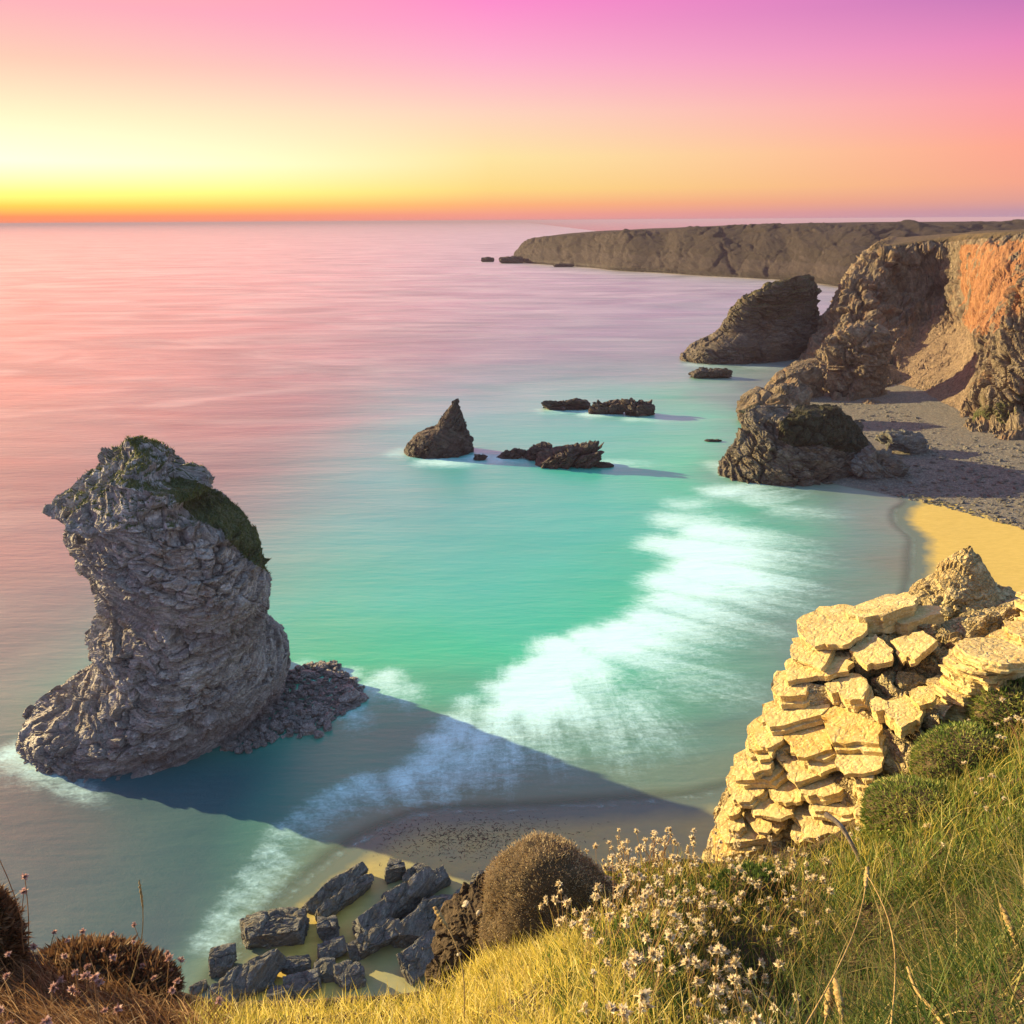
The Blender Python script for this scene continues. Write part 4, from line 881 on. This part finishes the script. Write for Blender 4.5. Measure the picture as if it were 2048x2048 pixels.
# ------------------------------------------------------------------ plants of the cliff top
straw = [(0, (.05, .075, .015)), (.3, (.13, .16, .035)), (.55, (.48, .40, .07)), (.8, (.68, .55, .14)), (1, (.78, .68, .32))]
green = [(0, (.022, .05, .010)), (.35, (.05, .10, .018)), (.6, (.12, .17, .035)), (.8, (.30, .25, .075)), (1, (.50, .40, .18))]
rust = [(0, (.06, .03, .018)), (.4, (.15, .08, .04)), (.75, (.28, .17, .09)), (1, (.45, .32, .2))]
M['straw'] = blade_mat('dry_grass', straw, .48); M['green'] = blade_mat('green_grass', green, .35); M['rust'] = blade_mat('rusty_grass', rust, .35)
M['leaf'] = blade_mat('mat_leaf', [(0, (.03, .065, .012)), (.5, (.08, .14, .025)), (.85, (.27, .32, .07)), (1, (.42, .38, .12))], .3)
M['tuft'] = blade_mat('cushion_leaf', [(0, (.05, .032, .016)), (.4, (.16, .105, .05)), (.75, (.33, .23, .12)), (1, (.52, .42, .26))], .2)
U = lambda a, b, n: RNG.uniform(a, b, n)
def sward(name, mat, n, poly, h, w_, tint, lean=(.1, .7), bend=(.2, 1.1), seed=1, seg=3, wind=None, label=None):
    B, nn = on_turf(n, poly, seed); az_ = U(0, 6.28, n) if wind is None else RNG.normal(wind, .9, n)
    ht = RNG.beta(2, 3, n) * (h[1] - h[0]) + h[0]
    return blades(B - [0, 0, .012], ht, U(w_[0], w_[1], n), U(*lean, n), az_, U(*bend, n), np.clip(RNG.normal(tint[0], tint[1], n), 0, 1), seg)
o3 = np.zeros(3)
pl_dry = [(330, 2300), (380, 2020), (500, 1990), (860, 1980), (960, 1900), (1080, 1860), (1200, 1900), (1330, 2060), (1420, 2300)]
pl_left = [(-300, 2400), (-300, 1850), (60, 1920), (360, 1990), (460, 2020), (430, 2400)]
pl_flow = [(1080, 1950), (1120, 1780), (1280, 1700), (1560, 1690), (1740, 1660), (1740, 1780), (1600, 2000), (1500, 2300), (1250, 2300)]
pl_mat = [(1640, 1820), (1720, 1660), (1840, 1480), (1930, 1400), (2200, 1250), (2200, 1700), (1900, 1800)]
pl_long = [(1440, 2300), (1560, 1960), (1660, 1830), (1850, 1760), (2250, 1600), (2300, 2400)]
tag(blade_obj('dry_grass', M['straw'], [sward('', None, 15000, pl_dry, (.03, .13), (.0022, .0042), (.70, .2), seed=11), sward('', None, 5000, pl_dry, (.02, .06), (.003, .005), (.3, .15), seed=12)], None, o3), 'bright yellow dry grass along the bottom edge of the cliff top', 'grass', kind='stuff')
tag(blade_obj('rusty_grass', M['rust'], [sward('', None, 12000, pl_left, (.05, .17), (.002, .004), (.55, .25), seed=13, wind=-.3)], None, o3), 'rusty brown grass in the bottom left corner', 'grass', kind='stuff')
tag(blade_obj('green_leaves', M['leaf'], [sward('', None, 22000, pl_flow, (.025, .07), (.003, .006), (.38, .22), seed=14, seg=2)], None, o3), 'low green leaves under the pale seed heads', 'plant', kind='stuff')
tag(blade_obj('dry_stems', M['straw'], [sward('', None, 4500, pl_flow, (.06, .17), (.0016, .003), (.66, .2), seed=15)], None, o3), 'thin dry stems among the pale seed heads', 'grass', kind='stuff')
tag(blade_obj('leafy_mat', M['leaf'], [sward('', None, 30000, pl_mat, (.025, .075), (.0035, .007), (.55, .22), seed=16, seg=2)], None, o3), 'dense green leafy mat right of the slate outcrop', 'plant', kind='stuff')
tag(blade_obj('wispy_grass', M['straw'], [sward('', None, 3500, pl_mat, (.06, .22), (.0016, .003), (.62, .22), seed=17)], None, o3), 'wispy straw-coloured grass rising through the green leafy mat', 'grass', kind='stuff')
tag(blade_obj('long_grass', M['green'], [sward('', None, 8000, pl_long, (.05, .20), (.002, .004), (.30, .22), lean=(.2, 1.1), bend=(.3, 1.6), seed=18, seg=4), sward('', None, 3200, pl_long, (.14, .34), (.002, .004), (.66, .22), lean=(.1, .9), bend=(.3, 1.5), seed=19, seg=5)], None, o3), 'long dark green grass filling the bottom right corner', 'grass', kind='stuff')

# cushions
def cushion(name, px0, py0, Yd, dims, seed, label, nb, spike, tint, cat='plant', mat='tuft'):
    c = aty(px0, py0, Yd); V, F = CS[40]; V = V * np.array(dims) / 2; N0 = CS[40][0]
    V = V + N0 * (fbm(V * 5 + seed, 5, seed) * .06)[:, None]
    e = empty(name, c); tag(e, label, cat); build('core', V, F, M['cushion'], e, True, None, o3)
    ix = RNG.choice(len(V), nb); B = V[ix] + RNG.normal(0, .006, (nb, 3)); up_ = N0[ix] + RNG.normal(0, .25, (nb, 3)); up_ /= np.linalg.norm(up_, axis=1, keepdims=True)
    tag(blade_obj('leaves', M[mat], [blades(B, U(spike * .5, spike * 1.3, nb), spike * .28, U(.0, .6, nb), U(0, 6.28, nb), .3, np.clip(RNG.normal(tint, .2, nb) + .55 * fbm(V[ix] * 8, 3, seed + 5), 0, 1), 2, up_)], e, o3), kind='stuff')
    return e
cushion('thrift_cushion', 1092, 1850, 2.72, (.56, .50, .69), 71, 'domed brown thrift cushion at the edge of the cliff top', 30000, .011, .88)
cushion('heath_tussock', 175, 1975, 2.12, (.36, .3, .22), 75, 'dark ragged tussock with dry flower heads at bottom left', 8000, .028, .35, mat='rust')
cushion('heath_tussock', 285, 1985, 2.1, (.20, .2, .14), 77, 'smaller dark tussock just right of the ragged tussock', 5000, .028, .4, mat='rust')
cushion('heath_tussock', -25, 1905, 2.0, (.16, .2, .36), 79, 'dark bank of heath cut by the left edge of the frame', 6000, .028, .35, mat='rust')
cushion('green_cushion', 1840, 1640, 2.95, (.40, .36, .26), 91, 'bright green leafy cushion against the foot of the slate outcrop', 14000, .018, .70, mat='leaf')
cushion('green_cushion', 1935, 1530, 3.2, (.44, .36, .28), 93, 'green cushion climbing the slope behind the bright green one', 12000, .018, .65, mat='leaf')
cushion('green_cushion', 2040, 1450, 3.4, (.44, .36, .36), 95, 'yellow-green cushion at the right edge below the slab pile', 10000, .022, .75, mat='leaf')
cushion('green_cushion', 1400, 1850, 2.75, (.50, .34, .22), 97, 'dark green cushion under the seed heads at bottom centre', 10000, .022, .35, mat='leaf')
cushion('green_cushion', 1520, 1800, 2.85, (.36, .30, .2), 99, 'small green cushion just below the lower slate slabs', 7000, .022, .45, mat='leaf')
# eroded bank with embedded stones
c = aty(955, 1850, 2.75); eb = empty('earth_bank', c); tag(eb, 'eroded brown earth bank with pale stones left of the domed cushion', 'earth bank')
V, F = rock_shape((.26, .34, .42), 81, 40, .25, .10, 1.3, cuts=4); V = V @ rotm(0, .45, .3).T; build('soil', V, F, M['soil'], eb, False, None, o3)
V2, F2 = rock_shape((.24, .26, .22), 83, 28, .25, .09, 1.3); build('soil_clod', V2 + [-.09, -.12, -.14], F2, M['soil'], eb, False, None, o3)
for i in range(12):
    k = RNG.choice(np.where((V[:, 1] < .02) & (V[:, 0] < .1))[0]); s_ = random.uniform(.010, .024); q5 = CS[7][0] * s_ * np.array([1, .8, .6]) ; q5 = q5 + (fbm(q5 * 60 + i, 2, i) * s_ * .4)[:, None] * CS[7][0]
    build('stone', q5 @ rotm(0, random.uniform(-1, 1), random.uniform(0, 3)).T + V[k], CS[7][1], M['pale_stone'], eb, False, None, V[k])

# dry thrift heads: a stem and a papery head each, copied
def tube(pts, r0, r1, k=5):
    pts = np.asarray(pts, float); n = len(pts); tg = np.gradient(pts, axis=0); tg /= np.linalg.norm(tg, axis=1, keepdims=True)
    a = np.cross(tg, [.3, .9, .1]); a /= np.linalg.norm(a, axis=1, keepdims=True); b = np.cross(tg, a); th = np.linspace(0, 2 * np.pi, k, endpoint=False)
    rr = np.linspace(r0, r1, n)[:, None, None]; V = pts[:, None] + rr * (np.cos(th)[None, :, None] * a[:, None] + np.sin(th)[None, :, None] * b[:, None])
    return V.reshape(-1, 3), grid_faces(n, k, True)
M['stem'] = plain_mat('dry_stem', (.16, .075, .03), (.30, .16, .07), 60, .8, .2, .002)
M['head'] = blade_mat('papery_head', [(0, (.20, .11, .05)), (.35, (.58, .43, .22)), (.7, (.82, .72, .50)), (1, (.90, .86, .74))], .42)
M['pinkhead'] = blade_mat('pink_head', [(0, (.16, .08, .06)), (.4, (.40, .22, .19)), (1, (.66, .46, .42))], .3)
FLV = []
for i in range(6):
    h = 1.0; bx_, by_ = random.uniform(-.18, .18), random.uniform(-.18, .18); tt = np.linspace(0, 1, 6)
    pts = np.stack([bx_ * tt ** 2, by_ * tt ** 2, tt], 1); sv, sf = tube(pts, .011, .008, 4); tip = pts[-1]
    n = 34; r_ = np.random.default_rng(600 + i); el_ = r_.uniform(-.5, 1.5, n); az_ = r_.uniform(0, 6.28, n)
    upv = np.stack([np.cos(el_) * np.cos(az_), np.cos(el_) * np.sin(az_), np.sin(el_)], 1)
    hv, hf, ht = blades(np.zeros((n, 3)) + upv * .01, U(.07, .125, n), U(.05, .08, n), U(-.2, .3, n), U(0, 6.28, n), .3, np.clip(r_.normal(.68, .25, n), 0, 1), 2, upv)
    sm = mesh_np('stem', sv, sf, M['stem'], True); hm = mesh_np('flower_head', hv, hf, M['head'], False, {'tint': ht}); hp = mesh_np('flower_head', hv, hf, M['pinkhead'], False, {'tint': ht})
    FLV.append((sm, hm, hp, tip))
def flower(P_, hgt, label, group, pink=False, hs=1.0):
    i = random.randrange(6); sm, hm, hp, tip = FLV[i]; e = empty('thrift_flower', P_); tag(e, label, 'flower', group)
    e.rotation_euler = (random.gauss(0, .22), random.gauss(0, .22), random.uniform(0, 6.28))
    a = obj('stem', sm, e); a.scale = (.13, .13, hgt); b = obj('flower_head', hp if pink else hm, e, (tip[0] * .13, tip[1] * .13, hgt)); k = .108 * hs * random.uniform(.75, 1.25); b.scale = (k, k, k * random.uniform(.8, 1.1))
for n, poly, lo, hi, lab, grp, pink, sd in (
    (95, [(1120, 1830), (1150, 1760), (1300, 1720), (1420, 1740), (1450, 1830), (1250, 1880)], .09, .22, 'pale dry thrift head on thin stem, behind in the clump right of domed cushion', 'thrift heads by the domed cushion', False, 31),
    (80, [(1200, 1900), (1300, 1820), (1560, 1760), (1600, 1850), (1520, 1960), (1250, 2010)], .06, .14, 'pale papery thrift head over the low green leaves at bottom centre', 'thrift heads over the green leaves', False, 32),
    (40, [(1150, 2040), (1560, 1980), (1600, 2150), (1180, 2200)], .05, .12, 'large near thrift head along the bottom edge of the photo', 'thrift heads along the bottom edge', False, 33),
    (32, [(1900, 1500), (1960, 1420), (2060, 1360), (2060, 1560)], .08, .20, 'small pale thrift head beside the slate outcrop at the right edge', 'thrift heads at the right edge', False, 34),
    (16, [(1700, 1700), (1800, 1560), (2000, 1560), (2000, 1760)], .05, .10, 'scattered pale thrift head on the green leafy mat', 'thrift heads on the leafy mat', False, 35),
    (34, [(0, 2150), (0, 1960), (120, 1960), (350, 2000), (380, 2150)], .06, .20, 'pinkish dry thrift head among the tussocks at bottom left', 'pinkish thrift heads at bottom left', True, 36),
    (22, [(1440, 1760), (1440, 1730), (1560, 1720), (1640, 1740), (1600, 1780)], .06, .15, 'pale thrift head rising in front of the lower slate slabs', 'thrift heads before the slabs', False, 37)):
    B, _ = on_turf(n, poly, sd, .02)
    for p_ in B: flower(p_ - [0, 0, .01], random.uniform(lo, hi), lab, grp, pink)
for px0, py0, Yd, h in ((35, 1790, 1.95, .20), (85, 1910, 2.0, .12), (365, 1905, 2.1, .13), (390, 1900, 2.1, .12), (425, 1850, 2.1, .17), (455, 1870, 2.1, .15), (510, 1955, 2.1, .1), (528, 1925, 2.1, .14), (560, 1930, 2.1, .12), (20, 1700, 1.95, .25), (45, 1760, 1.95, .22)):
    flower(aty(px0 * .62, py0, Yd) - [0, 0, h], h, 'pinkish thrift head standing against the water at left', 'pinkish thrift heads against the water', True, .9)

# the rest of the seed heads, too many to tell apart
Bf, _ = on_turf(260, [(1110, 1900), (1150, 1760), (1300, 1715), (1620, 1720), (1640, 1850), (1560, 2150), (1200, 2150)], 61, .03)
hv0 = [np.array([v.co[:] for v in FLV[i][1].vertices]) for i in range(6)]; hf0 = [[list(p_.vertices) for p_ in FLV[i][1].polygons] for i in range(6)]
Vq, F3, F4, tn, k = [], [], [], [], 0
for i, p_ in enumerate(Bf):
    h_ = random.uniform(.04, .20); tipp = p_ + [random.gauss(0, .03), random.gauss(0, .03), h_]; sv, sf = tube(np.array([p_, (p_ + tipp) / 2 + [.004, 0, 0], tipp]), .0013, .001, 3)
    Vq.append(sv); F4 += (sf + k).tolist(); tn += [.15] * len(sv); k += len(sv)
    a = hv0[i % 6] * .14 * random.uniform(.7, 1.2); Vq.append(a @ rotm(random.gauss(0, .4), random.gauss(0, .4), random.uniform(0, 6)).T + tipp); g_ = hf0[i % 6]
    F4 += [[x + k for x in f] for f in g_ if len(f) == 4]; F3 += [[x + k for x in f] for f in g_ if len(f) == 3]; tn += np.clip(RNG.normal(.62, .25, len(a)), 0, 1).tolist(); k += len(a)
tag(build('seed_heads', np.vstack(Vq), [np.array(F4), np.array(F3)], M['head'], None, False, {'tint': tn}, o3), 'mass of small dry seed heads crowding between the single thrift flowers', 'flowers', kind='stuff')

# seeding grass stalks
M['seed'] = plain_mat('seed_head', (.24, .15, .05), (.48, .34, .14), 90, .85, .8, .004); M['twig'] = plain_mat('grey_twig', (.12, .09, .07), (.30, .24, .19), 60, .9, .6, .003)
def stalk(base, tip, label, head=.25, rh=.006, r=.0018, bow=.03, mat='stem'):
    a, b = aty(*base), aty(*tip); tt = np.linspace(0, 1, 12)[:, None]; pts = (a + (b - a) * tt) + np.array([bow, 0, bow * .6]) * np.sin(tt * np.pi) 
    e = empty('grass_stalk', a); tag(e, label, 'grass'); V, F = tube(pts - a, r, r * .6); build('stem', V, F, M['seed'], e, True, None, o3)
    k = 22; t2 = np.linspace(1 - head, 1.02, k); hp_ = np.stack([np.interp(t2, tt[:, 0], pts[:, i]) for i in range(3)], 1); hp_[:, :] += RNG.normal(0, .0007, hp_.shape)
    V, F = tube(hp_ - a, rh, rh, 8); prof = np.repeat(np.sin(np.linspace(.08, np.pi - .1, k)) ** .6 * (1 + .25 * np.sin(np.arange(k) * 2.2)), 8)[:, None]; ctr = np.repeat(hp_ - a, 8, 0); V = ctr + (V - ctr) * prof
    build('seed_head', V, F, M['seed'], e, True, None, o3)
stalk((928, 2040, 1.75), (868, 1815, 1.95), 'brown grass stalk standing alone before the shore rocks', .22, .007)
stalk((1600, 2070, 1.25), (1735, 1735, 1.7), 'long yellow seed stalk leaning right across the seed heads', .18, .005)
stalk((1778, 2080, 1.2), (1735, 1750, 1.6), 'thin bare stalk standing right of the long leaning stalk', .05, .002)
stalk((1645, 2060, 1.3), (1658, 1978, 1.4), 'short stout seed spike at the bottom edge', .75, .008, bow=.004)
stalk((1685, 2060, 1.3), (1668, 1955, 1.4), 'darker seed spike beside the short stout spike', .8, .008, bow=.004)
stalk((2035, 1920, 1.5), (2000, 1808, 1.6), 'brown seed spike near the right edge in long grass', .7, .007, bow=.006)
stalk((250, 2000, 1.9), (278, 1760, 2.0), 'tall thin dry stalk above the tussock at left', .3, .003)
tw = [aty(1650, 1628, 2.9), aty(1680, 1650, 2.85), aty(1705, 1690, 2.8), aty(1725, 1735, 2.75), aty(1745, 1800, 2.6)]
V, F = tube(catmull(np.array(tw), 20), .011, .005, 7); tag(build('dry_twig', V, F, M['twig'], None, True), 'bent grey dry twig lying before the lower slate slabs', 'twig')
tw = [aty(1815, 1935, 1.5), aty(1832, 1980, 1.42), aty(1865, 2020, 1.34), aty(1900, 2070, 1.25)]
V, F = tube(catmull(np.array(tw), 14), .003, .0035, 6); tag(build('broken_stalk', V, F, M['seed'], None, True), 'pale broken dry stalk in the dark long grass', 'grass')

# ------------------------------------------------------------------ sea air
hz = bpy.data.meshes.new('haze')
x0, x1, y0, y1, z0_, z1_ = -61000, 61000, -200, 61000, -4.0, 52.5
hv = [(a, b, c_) for a in (x0, x1) for b in (y0, y1) for c_ in (z0_, z1_)]
hz.from_pydata(hv, [], [(0, 1, 3, 2), (4, 6, 7, 5), (0, 4, 5, 1), (2, 3, 7, 6), (0, 2, 6, 4), (1, 5, 7, 3)])
m, t = new_mat('sea_air'); pv = t.new('ShaderNodeVolumePrincipled', inp={'Color': (.45, .36, .50, 1), 'Density': .00012, 'Anisotropy': 0.0}); t.l.new(pv.outputs[0], t.out.inputs['Volume']); hz.materials.append(m)
o = obj('haze', hz); tag(o, 'thin pinkish sea haze over the whole bay', 'haze', kind='stuff')
